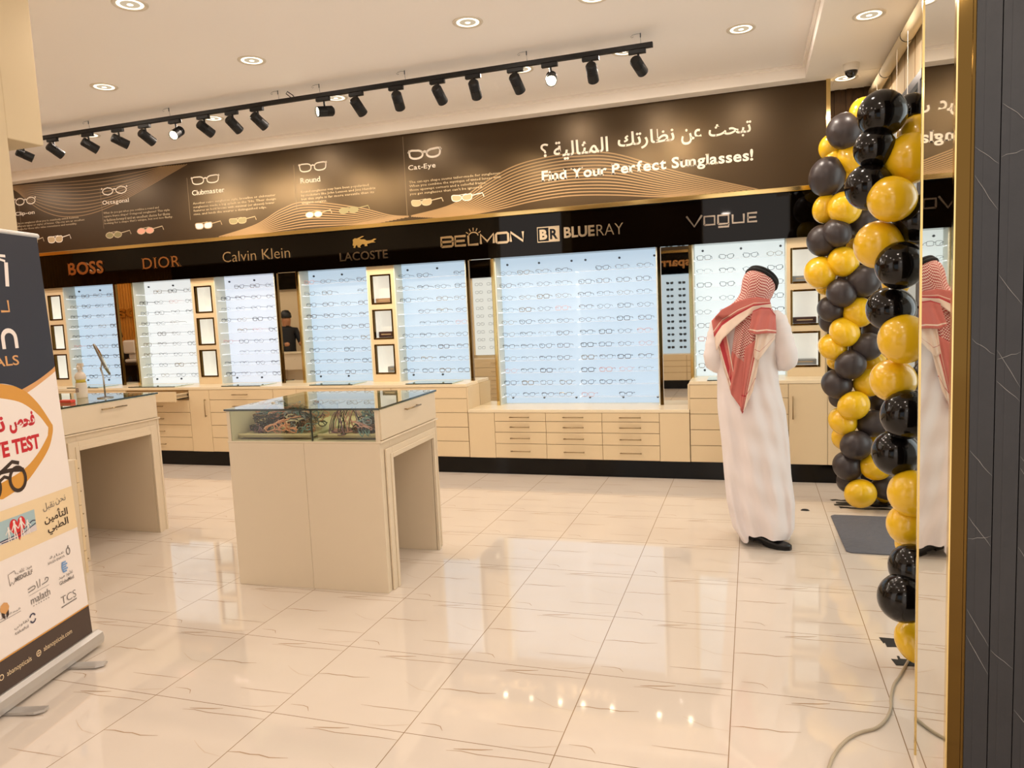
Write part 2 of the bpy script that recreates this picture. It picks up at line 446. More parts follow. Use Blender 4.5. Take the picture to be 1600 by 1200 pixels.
# pillar at the right: mirror on its shop side, brass corner, ribbed black marble front
b = MB(); b.box(0.632, 1.6, -0.69, -0.30, 0, 3.42)
struct(b, 'wall_pillar', 'black_gloss')
b = MB(); b.box(0.620, 0.631, -0.694, -0.306, 0.0, 3.42)
pm = b.build('pillar_mirror', 'mirror'); tag(pm, 'tall frameless mirror strip on the side of the marble pillar', 'mirror')
t = thing('corner_trim', 'polished brass corner trim between mirror strip and black marble', 'trim', (0.64, -0.70, 0))
b = MB(); b.box(0.621, 0.659, -0.712, -0.694, 0, 3.42); b.build('front_plate', 'gold_dark', t, bevel=0.001)
b = MB(); b.box(0.6185, 0.6225, -0.716, -0.694, 0, 3.42); b.build('edge_strip', 'gold', t)
b = MB(); b.box(0.657, 0.664, -0.716, -0.694, 0, 3.42); b.build('edge_strip', 'gold_dark', t)
b = MB(); b.box(0.6165, 0.631, -0.306, -0.298, 0, 3.42)
tag(b.build('edge_trim', 'gold'), 'thin brass trim on the far edge of the pillar mirror', 'trim')
b = MB(); x = 0.664
frm = yplane(-0.722)
rnd = random.Random(5)
b.box(0.664, 1.6, -0.700, -0.690, 0, 3.42, 2)
while x < 1.6:
    b.box(x, x + 0.058, -0.720, -0.690, 0, 3.42); b.box(x + 0.02, x + 0.037, -0.7205, -0.720, 0, 3.42)
    for k in range(8):
        z = rnd.uniform(0.1, 3.0); dz = rnd.choice((-1, -1, -1, 0.2)) * rnd.uniform(.04, .11)
        p = [(x + 0.001 + 0.056 * q / 5, z + dz * q / 5 + rnd.uniform(-.002, .002)) for q in range(6)]
        b.ribbon(p, [0.0003, .0008, .001, .0009, .0007, .0002], frm, mi=1)
    x += 0.0605
struct(b, 'trim_4', ['marble', 'marble_vein', 'marble_groove'])

# ================================================================== back wall displays
# black plinth
b = MB(); b.box(-9.5, 1.1, 3.70, 3.74, 0.0, 0.16)
struct(b, 'baseboard_back', 'plinth')

# fascia with brand lettering
FY = 3.96
fr = yplane(FY)
fas = thing('sign_fascia', 'long glossy black fascia band with metal lettering above the lit panels', 'fascia', (-4.5, FY, 2.31))
b = MB(); b.box(-9.5, 0.71, FY, 4.18, 2.12, 2.515); b.build('panel', 'black_gloss', fas)
def letter(mb_fn, m): 
    b = MB(); mb_fn(b); return b.build('lettering', m, fas)
def g3(b, geo, box): put_text(b, '', box, fr, geo=thicken(geo), depth=0.014)
letter(lambda b: g3(b, slab_geo('BOSS', 0.025, 0.05, 0.2, 0.05), (-7.845, -7.29, 2.255, 2.41)), 'bronze')
letter(lambda b: g3(b, slab_geo('DIOR', 0.0, 0.16, 0.22, 0.03), (-6.705, -6.145, 2.266, 2.395)), 'bronze')
letter(lambda b: put_text(b, 'Calvin Klein', (-5.56, -4.675, 2.275, 2.39), fr, bold=-0.008, depth=0.014), 'steel_letter')
letter(lambda b: put_text(b, 'LACOSTE', (-4.065, -3.495, 2.193, 2.283), fr, bold=0.012, depth=0.014), 'dark_letter')
def poly3(b, pts, fr=fr, dep=0.014):
    n = len(pts); o = [fr(x, z, dep) for x, z in pts] + [fr(x, z, 0) for x, z in pts]
    b.add(o, [tuple(range(n))] + [(i, n + i, n + (i + 1) % n, (i + 1) % n) for i in range(n)])
CROC = [(0.0, .30), (.03, .52), (.02, .75), (.10, .86), (.20, .84), (.42, 1.0), (.50, .97), (.30, .80), (.36, .74), (.50, .72), (.60, .60), (.78, .60), (.92, .72), (1.0, .66), (.86, .52), (.96, .40), (.80, .40), (.66, .34), (.60, .30), (.62, .16), (.50, .14), (.50, .30), (.40, .34), (.30, .16), (.34, .05), (.22, .10), (.18, .30), (.12, .22), (.10, .06), (.02, .10), (.06, .22)]
def croc(b):
    poly3(b, [(-3.90 + .285 * u, 2.315 + .125 * v) for u, v in CROC])
letter(croc, 'gold')
def strokes(b, segs, x0, x1, z0, z1, wd):
    for s in segs:
        p = [(x0 + u * (x1 - x0), z0 + v * (z1 - z0)) for u, v in s]
        b.ribbon(p, wd, fr, 0.014); b.ribbon(p, wd, fr, 0.0)
def bel(b):
    G = {'B': [[(0, 0), (0, 1), (.9, 1), (1, .85), (1, .62), (.9, .5), (0, .5)], [(.9, .5), (1, .38), (1, .12), (.9, 0), (0, 0)]], 'E': [[(1, 1), (0, 1), (0, 0), (1, 0)], [(0, .5), (.9, .5)]], 'L': [[(0, 1), (0, 0), (1, 0)]],
         'M': [[(0, 0), (0, 1), (.5, .25), (1, 1), (1, 0)]], 'O': [[(.1, 0), (0, .12), (0, .88), (.1, 1), (.9, 1), (1, .88), (1, .12), (.9, 0), (.1, 0)]], 'N': [[(0, 0), (0, 1), (1, 0), (1, 1)]]}
    x = -2.885
    for ch, wd in zip('BELMON', (.125, .115, .105, .135, .125, .125)):
        strokes(b, G[ch], x, x + wd, 2.266, 2.358, 0.023); x += wd + 0.027
    cx, cz = -2.535, 2.352
    b.ribbon([(cx + .05 * math.cos(a), cz + .035 * math.sin(a)) for a in [PI * q / 8 for q in range(9)]], 0.012, fr, 0.014)
    for a in (30, 62, 90, 118, 150):
        b.ribbon([(cx + .062 * math.cos(R(a)), cz + .05 * math.sin(R(a))), (cx + .09 * math.cos(R(a)), cz + .08 * math.sin(R(a)))], 0.009, fr, 0.014)
letter(bel, 'steel_letter')
def brb(b):
    b.ribbon([(-1.872, 2.242), (-1.872, 2.38), (-1.655, 2.38), (-1.655, 2.242)], 0.011, fr, 0.014, closed=True)
    put_text(b, 'B', (-1.852, -1.775, 2.262, 2.36), fr, bold=0.05, depth=0.014)
    put_text(b, 'BLUE', (-1.609, -1.312, 2.262, 2.365), fr, bold=0.03, depth=0.014)
    put_text(b, 'RAY', (-1.292, -1.04, 2.262, 2.365), fr, bold=-0.01, depth=0.014)
letter(brb, 'steel_letter')
def brk(b):
    b.box(-1.762, -1.66, FY - .009, FY, 2.247, 2.375)
letter(brk, 'steel_letter')
letter(lambda b: put_text(b, 'R', (-1.748, -1.672, 2.262, 2.36), fr, bold=0.03, d=0.010, depth=0.004), 'black_gloss')
def vog(b):
    O = [[(0, 0), (0, 1), (1, 1), (1, 0), (0, 0)]]
    strokes(b, [[(0, 1), (.5, 0), (1, 1)]], -0.462, -0.325, 2.278, 2.375, 0.017)
    strokes(b, O, -0.305, -0.215, 2.285, 2.36, 0.017)
    strokes(b, O + [[(1, 0), (1, -.35), (0, -.35)]], -0.185, -0.095, 2.285, 2.36, 0.017)
    strokes(b, [[(0, 1), (0, 0), (1, 0), (1, 1)]], -0.06, 0.035, 2.285, 2.36, 0.017)
    strokes(b, [[(1, 1), (0, 1), (0, 0), (1, 0)], [(0, .5), (.9, .5)]], 0.07, 0.147, 2.285, 2.36, 0.017)
letter(vog, 'dark_letter')
# brass rail between fascia and graphic
b = MB(); b.box(-9.5, 0.745, 3.925, 3.965, 2.515, 2.557)
tag(b.build('brass_rail', 'gold', bevel=0.004), 'thin polished brass rail between brown graphic and black fascia', 'rail')
b = MB(); b.box(0.712, 0.745, 3.94, 4.0, 2.557, 3.42); b.build('end_cover', 'gold', bpy.data.objects['brass_rail'])

# brown graphic
GY = 3.965
fr = yplane(GY)
gra = thing('wall_graphic', 'wide brown printed sunglasses graphic running under the ceiling', 'wall graphic', (-4.5, GY, 2.98))
b = MB(); b.box(-9.5, 0.712, GY, 4.19, 2.557, 3.42); b.build('board', 'brown', gra)
b = MB()
for x in (-8.55, -7.24, -5.97, -4.56, -3.255): b = MB(); b.ribbon([(x, 2.60 if x == -3.255 else 2.78), (x, 3.40 if x == -3.255 else 3.25)], 0.006, fr, 0.0012); b.build('divider_line', 'print_line', gra)
b = MB()
def spl(P, n=8): 
    out = []
    for i in range(len(P) - 1):
        p0 = Vector(P[max(i - 1, 0)]); p1 = Vector(P[i]); p2 = Vector(P[i + 1]); p3 = Vector(P[min(i + 2, len(P) - 1)])
        for q in range(n):
            u = q / n
            out.append(.5 * ((2 * p1) + (p2 - p0) * u + (2 * p0 - 5 * p1 + 4 * p2 - p3) * u * u + (3 * p1 - p0 - 3 * p2 + p3) * u ** 3))
    return [(p[0], p[1]) for p in out + [Vector(P[-1])]]
for up_, lo_, n_, wd in (([(-8.7, 3.41), (-7.9, 3.375), (-7.2, 3.36), (-6.6, 3.385), (-6.3, 3.41)], [(-8.55, 3.33), (-8.2, 3.08), (-7.75, 2.96), (-7.1, 3.03), (-5.95, 3.40)], 11, .009),
                         ([(-5.6, 2.565), (-5.1, 2.66), (-4.75, 2.80), (-4.43, 2.85), (-3.82, 2.74), (-3.45, 2.63), (-3.2, 2.60)], [(-5.2, 2.56), (-5.0, 2.565), (-4.7, 2.58), (-4.4, 2.59), (-4.0, 2.575), (-3.8, 2.565), (-3.6, 2.56)], 10, .011),
                         ([(-3.24, 2.60), (-2.75, 2.68), (-2.42, 2.85), (-2.11, 2.98), (-1.8, 3.035), (-1.47, 3.045), (-1.1, 3.0), (-.53, 2.78), (.16, 2.47 + .09)], [(-2.9, 2.56), (-2.5, 2.57), (-2.2, 2.60), (-1.95, 2.635), (-1.7, 2.655), (-1.45, 2.655), (-1.1, 2.625), (-.75, 2.58), (-.5, 2.56)], 14, .0115)):
    for k in range(n_):
        t = k / (n_ - 1)
        P = spl([(a[0] + (c[0] - a[0]) * t, a[1] + (c[1] - a[1]) * t) for a, c in zip(up_, lo_)])
        b.ribbon([(x, max(2.559, min(3.418, z))) for x, z in P], wd, fr, 0.0008 + .00004 * k)
b.build('wave_pattern', 'print_wave', gra)
AR1 = ''.join(reversed('\ufe97\ufe92\ufea4\ufe9a')); AR2 = ''.join(reversed('\ufecb\ufee6')); AR3 = ''.join(reversed('\ufee7\ufec8\ufe8e\ufead\ufe97\ufeda')); AR4 = ''.join(reversed('\ufe8d\ufedf\ufee4\ufe9c\ufe8e\ufedf\ufef4\ufe94'))
for tx_, bx_ in ((AR1, (-0.255, 0.107, 3.03, 3.16)), (AR2, (-0.495, -0.315, 3.012, 3.15)), (AR3, (-1.07, -0.555, 3.02, 3.185)), (AR4, (-1.685, -1.16, 2.995, 3.17)), ('\u061f', (-1.812, -1.735, 3.04, 3.165))):
    b = MB(); put_text(b, tx_, bx_, fr, bold=0.016, d=0.002); b.build('arabic_heading', 'print_white', gra)
b = MB(); put_text(b, '', (-1.816, 0.12, 2.785, 2.915), fr, d=0.002, geo=slab_geo('Find Your Perfect Sunglasses!', 0.024, 0.06, 0.22, 0.09))
b.build('english_heading', 'print_white', gra)
HEAD = [('Clip-on', -8.625, -8.30, 3.028, 3.085, 'round', -8.608, -8.26, ['Clip-on sunglasses allow you to seamlessly switch between', 'different types or styles of lenses. Clip-ons are an excellent', 'choice for those who value convenience and versatility.'], -7.523, (2.85, 2.96)),
        ('Octagonal', -7.223, -6.821, 3.042, 3.104, 'oct', -7.22, -6.83, ['What do you get when you combine a round and', 'square frame shape? Octagonal sunglasses! This style', 'is fashion-forward and an excellent choice for those', "looking for a shape that's unique, but not too flashy."], -6.213, (2.815, 2.975)),
        ('Clubmaster', -5.916, -5.473, 3.048, 3.104, 'club', -5.913, -5.527, ['Another retro sunglasses style, browline or clubmaster', "sunglasses made a big splash in the '50s. Their design", 'features an bold brows with minimal (or absent) lower', 'rims, and lends the wearer a distinguished edge.'], -4.815, (2.815, 2.975)),
        ('Round', -4.493, -4.243, 3.047, 3.103, 'club', -4.499, -4.153, ['Round sunglasses may have been popularized', 'by rockstars like John Lennon and Jimi Hendrix', 'but this style is far more versatile than its', 'elegant origins.'], -3.598, (2.82, 2.975)),
        ('Cat-Eye', -3.213, -2.911, 3.045, 3.108, 'cat', -3.204, -2.841, ['The cat-eye shape seems tailor-made for sunglasses.', 'When you combine the mystique of tinted lenses with', 'those upswept corners and a colorful frame,', "you get sunglasses that can't be ignored."], -2.226, (2.80, 2.955))]
def lens_pts(kind, cx, cz, w_, h_, side, n=20):
    P = []
    for q in range(n):
        a = 2 * PI * q / n; c, s = math.cos(a), math.sin(a)
        ex = {'round': 1.0, 'oct': 0.75, 'club': 0.8, 'cat': 0.9, 'rect': 0.5}.get(kind, 1)
        x = math.copysign(abs(c) ** ex, c) * w_; z = math.copysign(abs(s) ** ex, s) * h_
        if kind == 'oct':
            a2 = 2 * PI * (int(q / n * 8) + 0.5) / 8; k = math.cos(PI / 8) / max(0.3, math.cos(a - a2)); x, z = c * k * w_ * 1.05, s * k * h_ * 1.05
        if kind in ('cat', 'club') and s > 0 and c * side > 0.2: x += side * w_ * 0.28 * s; z += h_ * (0.5 if kind == 'cat' else .2) * (c * side) * s
        P.append((cx + x, cz + z))
    return P
def glasses_icon(b, kind, x0, x1, z0, z1, fr, wd=0.012, d=0.002):
    W = x1 - x0; cx = (x0 + x1) / 2; cz = (z0 + z1) / 2; h_ = (z1 - z0) * 0.44
    for s in (-1, 1):
        b.ribbon(lens_pts(kind, cx + s * W * .26, cz, W * .2, h_, s), wd, fr, d, closed=True)
        b.ribbon([(cx + s * W * .46, cz + h_ * .75), (cx + s * W * .5, cz + h_ * 1.0)], wd * 1.6, fr, d)
    b.ribbon([(cx - W * .07, cz + h_ * .35), (cx, cz + h_ * .55), (cx + W * .07, cz + h_ * .35)], wd * 1.2, fr, d)
for hd, x0, x1, z0, z1, ik, ix0, ix1, lines, lx1, (lz0, lz1) in HEAD:
    b = MB(); put_text(b, '', (x0, x1, z0, z1), fr, d=0.002, geo=slab_geo(hd, 0.012, 0.07, 0.2, 0.07)); b.build('title', 'print_white', gra)
    b = MB(); glasses_icon(b, ik, ix0, ix1, 3.16, 3.25, fr, 0.020 if ik == 'cat' else 0.013); b.build('frame_icon', 'print_white', gra)
    b = MB(); n = len(lines); step = (lz1 - lz0) / n; mxl = max(len(s) for s in lines)
    for i, s in enumerate(lines):
        zz = lz1 - step * (i + 1)
        put_text(b, s, (x0, x0 + (lx1 - x0) * len(s) / mxl, zz + step * .12, zz + step * .92), fr, bold=0.004, res=1, d=0.002)
    b.build('paragraph', 'print_dim', gra)
# printed sunglasses pictures
def sun_pic(kind, x0, x1, z0, z1, lens, rim):
    W = x1 - x0; h_ = (z1 - z0) * .42; cz = (z0 + z1) / 2; b = MB()
    cs = (x0 + W * .19, x0 + W * .50)
    for i, cx in enumerate(cs):
        P = lens_pts(kind, cx, cz, W * .145, h_, (-1, 1)[i])
        b.flat(P, fr, 0.002, 0); b.ribbon(P, 0.008, fr, 0.0026, 1, closed=True)
    b.ribbon([(cs[0] + W * .13, cz + h_ * .4), (cs[1] - W * .13, cz + h_ * .4)], 0.012, fr, 0.0026, 1)
    b.ribbon([(cs[1] + W * .13, cz + h_ * .5), (x1 - W * .04, z1 - .004), (x1, cz - h_ * .2)], 0.009, fr, 0.0026, 1)
    b.ribbon([(cs[0], cz + h_ * .9), (cs[0] + W * .30, z1)], 0.006, fr, 0.0024, 1)
    b.build('eyewear_picture', [lens, rim], gra)
sun_pic('club', -8.5, -8.2, 2.66, 2.75, 'print_tan', 'print_dim')
sun_pic('club', -8.147, -7.763, 2.663, 2.752, 'print_tan', 'print_white')
sun_pic('oct', -7.235, -6.838, 2.655, 2.735, 'print_olive', 'print_dim')
sun_pic('oct', -6.761, -6.358, 2.668, 2.748, 'print_pink', 'print_dim')
sun_pic('club', -5.923, -5.545, 2.663, 2.742, 'print_lilac', 'print_tan')
sun_pic('club', -5.456, -5.085, 2.685, 2.755, 'print_olive', 'print_tan')
sun_pic('round', -4.469, -4.132, 2.675, 2.747, 'print_lilac', 'print_tan')
sun_pic('round', -4.059, -3.682, 2.685, 2.755, 'print_olive', 'print_olive')
sun_pic('cat', -3.213, -2.848, 2.69, 2.76, 'print_tan', 'print_dim')
sun_pic('cat', -2.769, -2.41, 2.70, 2.77, 'print_tan', 'print_white')

# ------------------------------------------------------------------ lit eyewear panels
PY = 4.17
PANELS = [(-8.85, -8.317, 9, 4, 'lit_white', 'far-left panel half hidden by the roll-up banner'), (-8.032, -7.22, 9, 4, 'lit_blue', 'first full lit panel from the left'), (-6.933, -6.07, 9, 4, 'lit_white', 'white panel right of the leftmost mirror'),
          (-5.755, -4.937, 9, 4, 'lit_lilac', 'lit panel second left of the wide one\'s neighbours'), (-4.623, -3.779, 9, 4, 'lit_blue', ''), (-3.47, -2.655, 9, 4, 'lit_blue', ''), (-2.35, -0.74, 11, 8, 'lit_blue', ''), (-0.422, 0.392, 9, 4, 'lit_cool', '')]
PLAB = ['sliver beside banner', 'first full panel', 'second full panel', 'third full panel', 'fourth full panel', 'panel left of widest', 'widest panel', 'panel behind man']
PDESC = ['narrow sliver of white lit eyewear panel showing beside the roll-up banner', 'pale blue lit eyewear panel, first whole one from the left', 'white lit eyewear panel, second whole one from the left', 'bluish white lit eyewear panel, third whole one from the left', 'pale blue lit eyewear panel, fourth whole one from the left, beside the narrow mirror', 'pale blue lit eyewear panel between the boxes column and the widest panel', 'widest pale blue lit eyewear panel, eight frames across, above the low drawers', 'greenish white lit eyewear panel behind the man']
for i, (x0, x1, rows, cols, lm, _) in enumerate(PANELS):
    z0 = 0.641 if i == 6 else 0.896
    t = thing('eyewear_display', PDESC[i], 'display panel', ((x0 + x1) / 2, PY, z0))
    b = MB(); b.box(x0 + .012, x1 - .012, PY, PY + .02, z0, 2.12); b.build('light_panel', lm, t)
    b = MB(); b.box(x0, x0 + .012, 4.0, PY + .02, z0, 2.12); b.build('side_panel', 'white_side', t)
    b = MB(); b.box(x1 - .012, x1, 4.0, PY + .02, z0, 2.12); b.build('side_panel', 'white_side', t)
    zt, zb = (1.946, .72) if i == 6 else (1.98, .985)
    halves = [(x0, x1)] if cols == 4 else [(x0, (x0 + x1) / 2 - .005), ((x0 + x1) / 2 + .005, x1)]
    for r in range(rows):
        z = zt + (zb - zt) * r / (rows - 1)
        b = MB()
        for h0, h1 in halves:
            b.box(h0 + .014, h1 - .014, 4.03, PY - .002, z - .005, z - .001)
            b.box(h0 + .013, h0 + .016, 4.03, PY - .002, z - .0055, z - .0005, 1)
        b.build('shelf', ['acrylic', 'acrylic_edge'], t)
    for h0, h1 in halves:
        for q in range(3):
            x = h0 + .085 + (h1 - h0 - .13) * q / 2
            for z in ((2.057, .697) if i == 6 else (2.07, .95)):
                b = MB(); b.lathe([(.011, 0), (.011, .012), (.008, .016)], (x, PY, z), 12, axis=(0, -1, 0)); b.build('standoff', 'standoff', t)

# eyeglasses: a few frame shapes, copied along the shelves
def ring_pts(kind, cx, s, a=.0265, hh=.0195, n=18):
    return [(x, 0.004 * abs(x) / .06, z) for x, z in lens_pts(kind, cx, 0, a, hh, s, n)]
def eyeglass_mb(kind, r, tr, half=False):
    b = MB(); H = .0195
    for s in (-1, 1):
        P = ring_pts(kind, s * .034, s)
        if half: P = [p for p in P if p[2] > -.004]; P.sort(key=lambda p: p[0]); b.tube([(x, y, z + H) for x, y, z in P], r, 5)
        else: b.tube([(x, y, z + H) for x, y, z in P], r, 5, closed=True)
        if half:
            Q = ring_pts(kind, s * .034, s); b.tube([(x, y, z + H) for x, y, z in Q], r * .35, 4, closed=True)
        b.tube([(s * .060, .003, H + .009), (s * .067, .008, H + .009), (s * .068, .05, H + .008), (s * .066, .105, H + .006), (s * .064, .135, H - .008)], tr, 5)
    b.tube([(-.0095, 0, H + .004), (-.004, -.001, H + .009), (.004, -.001, H + .009), (.0095, 0, H + .004)], r, 5)
    return b
M['f_black'] = mat('frame_black', '#15130f', 0.3); M['f_brown'] = mat('frame_brown', '#3b2a1c', 0.3); M['f_grey'] = mat('frame_gunmetal', '#4d5258', 0.25, 0.7)
M['f_silver'] = mat('frame_silver', '#9aa3ab', 0.25, 0.8); M['f_pink'] = mat('frame_rose', '#c99a9a', 0.3); M['f_gold'] = mat('frame_gilt', '#8d7a52', 0.25, 0.8)
SHAPES = [('rect', .0020, .0022, False), ('round', .0015, .0018, False), ('club', .0024, .0024, True), ('cat', .0021, .0022, False), ('oct', .0014, .0017, False), ('rect', .0015, .0018, True), ('rect', .0027, .0027, False)]
FCOL = {'f_black': 'black', 'f_brown': 'dark brown', 'f_grey': 'gunmetal grey', 'f_silver': 'silver', 'f_pink': 'rose tinted', 'f_gold': 'gilt'}
SHN = {'rect': 'rectangular', 'round': 'round', 'club': 'browline', 'cat': 'upswept', 'oct': 'angular'}
protos = {}
HID = {}
def eyeglass(si, col, loc, rz, label, group):
    k = (si, col)
    if k not in protos:
        o = eyeglass_mb(*SHAPES[si]).build('eyeglasses', col); protos[k] = o
    else: o = protos[k].copy(); COL.objects.link(o)
    o.location = loc; o.rotation_euler = (0, 0, rz)
    return tag(o, label, 'eyeglasses', group)
rnd = random.Random(11)
SKIP = {(4, 1, 2), (6, 0, 4), (6, 10, 5), (6, 10, 7), (6, 9, 7), (5, 0, 2), (5, 3, 0), (5, 4, 0), (3, 0, 0), (2, 0, 0), (3, 6, 0), (2, 3, 3), (3, 4, 0)}
for i, (x0, x1, rows, cols, lm, _) in enumerate(PANELS):
    zt, zb = (1.946, .72) if i == 6 else (1.98, .985)
    for r in range(rows):
        z = zt + (zb - zt) * r / (rows - 1)
        if i == 7: cl = [(0, 1, 2, 3), (0, 1, 2, 3), (0, 1, 3), (0, 1, 3), (0, 1, 3), (0,), (0,), (0,), (0,)][r]
        elif i == 0: cl = (3,)
        else: cl = range(cols)
        for c in cl:
            if (i, r, c) in SKIP: continue
            if i == 6: x = (-2.248, -2.059, -1.866, -1.676, -1.444, -1.261, -1.075, -.879)[c]
            else: x = x0 + .095 + (x1 - x0 - .19) * c / (cols - 1)
            dark = 0.55 if i in (1, 4) else (0.35 if i in (3, 5) else (0.3 if i == 2 else (0.12 if (i == 7 or (i == 6 and c < 4)) else 0.6)))
            u = rnd.random()
            col = rnd.choice(('f_black', 'f_black', 'f_brown')) if u < dark else rnd.choice(('f_grey', 'f_grey', 'f_silver', 'f_brown', 'f_gold', 'f_pink' if rnd.random() < .5 else 'f_grey'))
            si = rnd.randrange(len(SHAPES))
            pos = 'only one showing' if len(cl) == 1 else ('%s from the left' % ORD[list(cl).index(c)])
            lab = '%s %s eyeglass frame, %s, row %d, %s' % (FCOL[col], SHN[SHAPES[si][0]], pos, r + 1, PLAB[i])
            eyeglass(si, col, (x + rnd.uniform(-.008, .008), 4.045 + rnd.uniform(-.006, .008), z + .0008), R(rnd.uniform(-5, 5)), lab, 'eyeglasses on the ' + PLAB[i])

# ------------------------------------------------------------------ niche columns
NICHES = [(-8.317, -8.032, 'leftmost cream column of three brass framed niches, beside the roll-up banner'), (-6.07, -5.755, 'cream column of three brass framed niches, second from the left'), (-3.779, -3.47, 'cream column of three brass framed niches left of the narrow panel beside the widest one'), (0.392, 0.705, 'cream column of three brass framed niches right of the man')]
NZ = [(1.722, 2.035), (1.350, 1.668), (0.978, 1.298)]
for i, (x0, x1, lab) in enumerate(NICHES):
    t = thing('niche_column', lab, 'niche column', ((x0 + x1) / 2, 4.0, .896))
    b = MB(); n0, n1 = x0 + .030, x1 - .038
    b.box(x0, n0, 4.0, 4.19, .896, 2.12); b.box(n1, x1, 4.0, 4.19, .896, 2.12)
    zz = [.896] + [z for pr in reversed(NZ) for z in pr] + [2.12]
    for q in range(0, len(zz), 2): b.box(n0, n1, 4.0, 4.19, zz[q], zz[q + 1])
    b.build('body', 'cream', t)
    for z0, z1 in NZ:
        b = MB(); w_ = .018
        b.box(n0, n0 + w_, 3.994, 4.035, z0, z1); b.box(n1 - w_, n1, 3.994, 4.035, z0, z1); b.box(n0 + w_, n1 - w_, 3.994, 4.035, z1 - w_, z1); b.box(n0 + w_, n1 - w_, 3.994, 4.035, z0, z0 + w_)
        b.build('niche_frame', 'gold_dark', t, bevel=0.006)
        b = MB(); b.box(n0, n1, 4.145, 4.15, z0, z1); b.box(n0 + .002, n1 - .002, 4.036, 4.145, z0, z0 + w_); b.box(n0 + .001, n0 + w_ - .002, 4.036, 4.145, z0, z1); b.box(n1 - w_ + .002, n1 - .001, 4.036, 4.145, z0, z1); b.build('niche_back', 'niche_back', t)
M['bx_brown'] = mat('carton_brown', '#9a7a5c', 0.5); M['bx_dark'] = mat('carton_dark', '#3b2420', 0.4); M['bx_grey'] = mat('carton_grey', '#8c8f8e', 0.4)
def case_box(ci, ni, fx0, fx1, h, m, lab, mark=True):
    x0, x1 = NICHES[ci][0] + .048, NICHES[ci][1] - .056
    z = NZ[ni][0] + .018
    t = thing('spectacle_case', lab, 'case', (x0, 4.10, z))
    a, c = x0 + (x1 - x0) * fx0, x0 + (x1 - x0) * fx1
    b = MB(); b.box(a, c, 4.045, 4.135, z, z + h); b.build('body', m, t, bevel=.004)
    if mark:
        b = MB(); b.box(a + .03, c - .03, 4.0435, 4.045, z + h * .45, z + h * .62); b.build('printed_line', 'print_tan', t)
case_box(2, 0, .05, .98, .045, 'bx_brown', 'tan spectacle case in the top niche left of the panel beside the widest one')
case_box(2, 1, .1, .95, .062, 'bx_dark', 'dark brown spectacle case in the middle niche, column left of the widest panel\'s neighbour')
case_box(2, 2, .5, .98, .06, 'bx_grey', 'grey spectacle case in the bottom niche, column left of the widest panel\'s neighbour')
case_box(3, 0, .0, .98, .05, 'bx_grey', 'grey spectacle case in the top niche right of the man')
case_box(3, 1, .02, .95, .055, 'bx_dark', 'dark spectacle case with pink line in the middle niche right of the man')
case_box(3, 2, .02, .95, .05, 'bx_grey', 'grey spectacle case in the bottom niche right of the man')

# ------------------------------------------------------------------ mirror columns
for x0, x1, zb, lab in ((-7.215, -6.938, .896, 'leftmost narrow brass edged mirror, reflecting oak slats'), (-4.93, -4.623, .896, 'narrow brass edged mirror reflecting a seated man in black'), (-2.652, -2.352, .641, 'tall brass edged mirror left of the widest lit panel'), (-.738, -.424, .641, 'tall brass edged mirror between the widest lit panel and the man')):
    t = thing('wall_mirror', lab, 'mirror', ((x0 + x1) / 2, 4.0, zb))
    b = MB(); b.box(x0 + .03, x1 - .03, 4.004, 4.03, zb, 2.12); b.build('glass', 'mirror', t)
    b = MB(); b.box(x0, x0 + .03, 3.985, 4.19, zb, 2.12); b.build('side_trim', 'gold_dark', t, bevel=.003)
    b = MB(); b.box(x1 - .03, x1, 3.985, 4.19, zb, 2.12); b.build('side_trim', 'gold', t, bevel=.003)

# ------------------------------------------------------------------ base cabinets
CF = 3.68
def handle(parent, x, z, ln=.11, vert=False, y=CF, m='handle'):
    b = MB(); h = ln / 2
    if vert:
        b.tube([(x, y - .022, z - h), (x, y - .022, z + h)], .005, 8)
        for s in (-1, 1): b.tube([(x, y, z + s * h * .9), (x, y - .022, z + s * h * .9)], .0045, 6)
    else:
        b.tube([(x - h, y - .022, z), (x + h, y - .022, z)], .005, 8)
        for s in (-1, 1): b.tube([(x + s * h * .9, y, z), (x + s * h * .9, y - .022, z)], .0045, 6)
    return b.build('handle', m, parent, smooth=True)
def drawer_unit(x0, x1, zs, lab, hw, pull=None, handles=True):
    t = thing('drawer_cabinet', lab, 'drawer cabinet', ((x0 + x1) / 2, CF, .16))
    b = MB(); b.box(x0, x1, CF + .02, 4.0, .16, zs[0]); b.build('body', 'cream_dark', t)
    for q in range(len(zs) - 1):
        y = CF - (pull if (pull and q == 0) else 0)
        b = MB(); b.box(x0 + .002, x1 - .002, y, y + .02, zs[q + 1] + .003, zs[q] - .002)
        if pull and q == 0: b.box(x0 + .02, x1 - .02, y + .02, CF + .1, zs[1] + .02, zs[1] + .035); b.box(x1 - .035, x1 - .02, y + .02, CF + .1, zs[1] + .02, zs[0] - .03); b.box(x0 + .02, x0 + .035, y + .02, CF + .1, zs[1] + .02, zs[0] - .03)
        d = b.build('drawer', 'cream', t, bevel=.0015)
        if pull and q == 0:
            b = MB(); b.box(x1 - .020, x1 - .012, y + .03, CF + .05, zs[1] + .05, zs[1] + .075); b.build('runner', 'chrome', d)
        if handles: handle(d, (x0 + x1) / 2, (zs[q] + zs[q + 1]) / 2, hw, y=y)
def door_unit(x0, x1, top, lab, hx=None):
    t = thing('door_cabinet', lab, 'door cabinet', ((x0 + x1) / 2, CF, .16))
    b = MB(); b.box(x0, x1, CF + .02, 4.0, .16, top); b.build('body', 'cream_dark', t)
    b = MB(); b.box(x0 + .002, x1 - .002, CF, CF + .02, .163, top - .002); d = b.build('door', 'cream', t, bevel=.0015)
    if hx is not None: handle(d, hx, .66, .2, True)
S5 = [.866, .75, .609, .464, .322, .163]
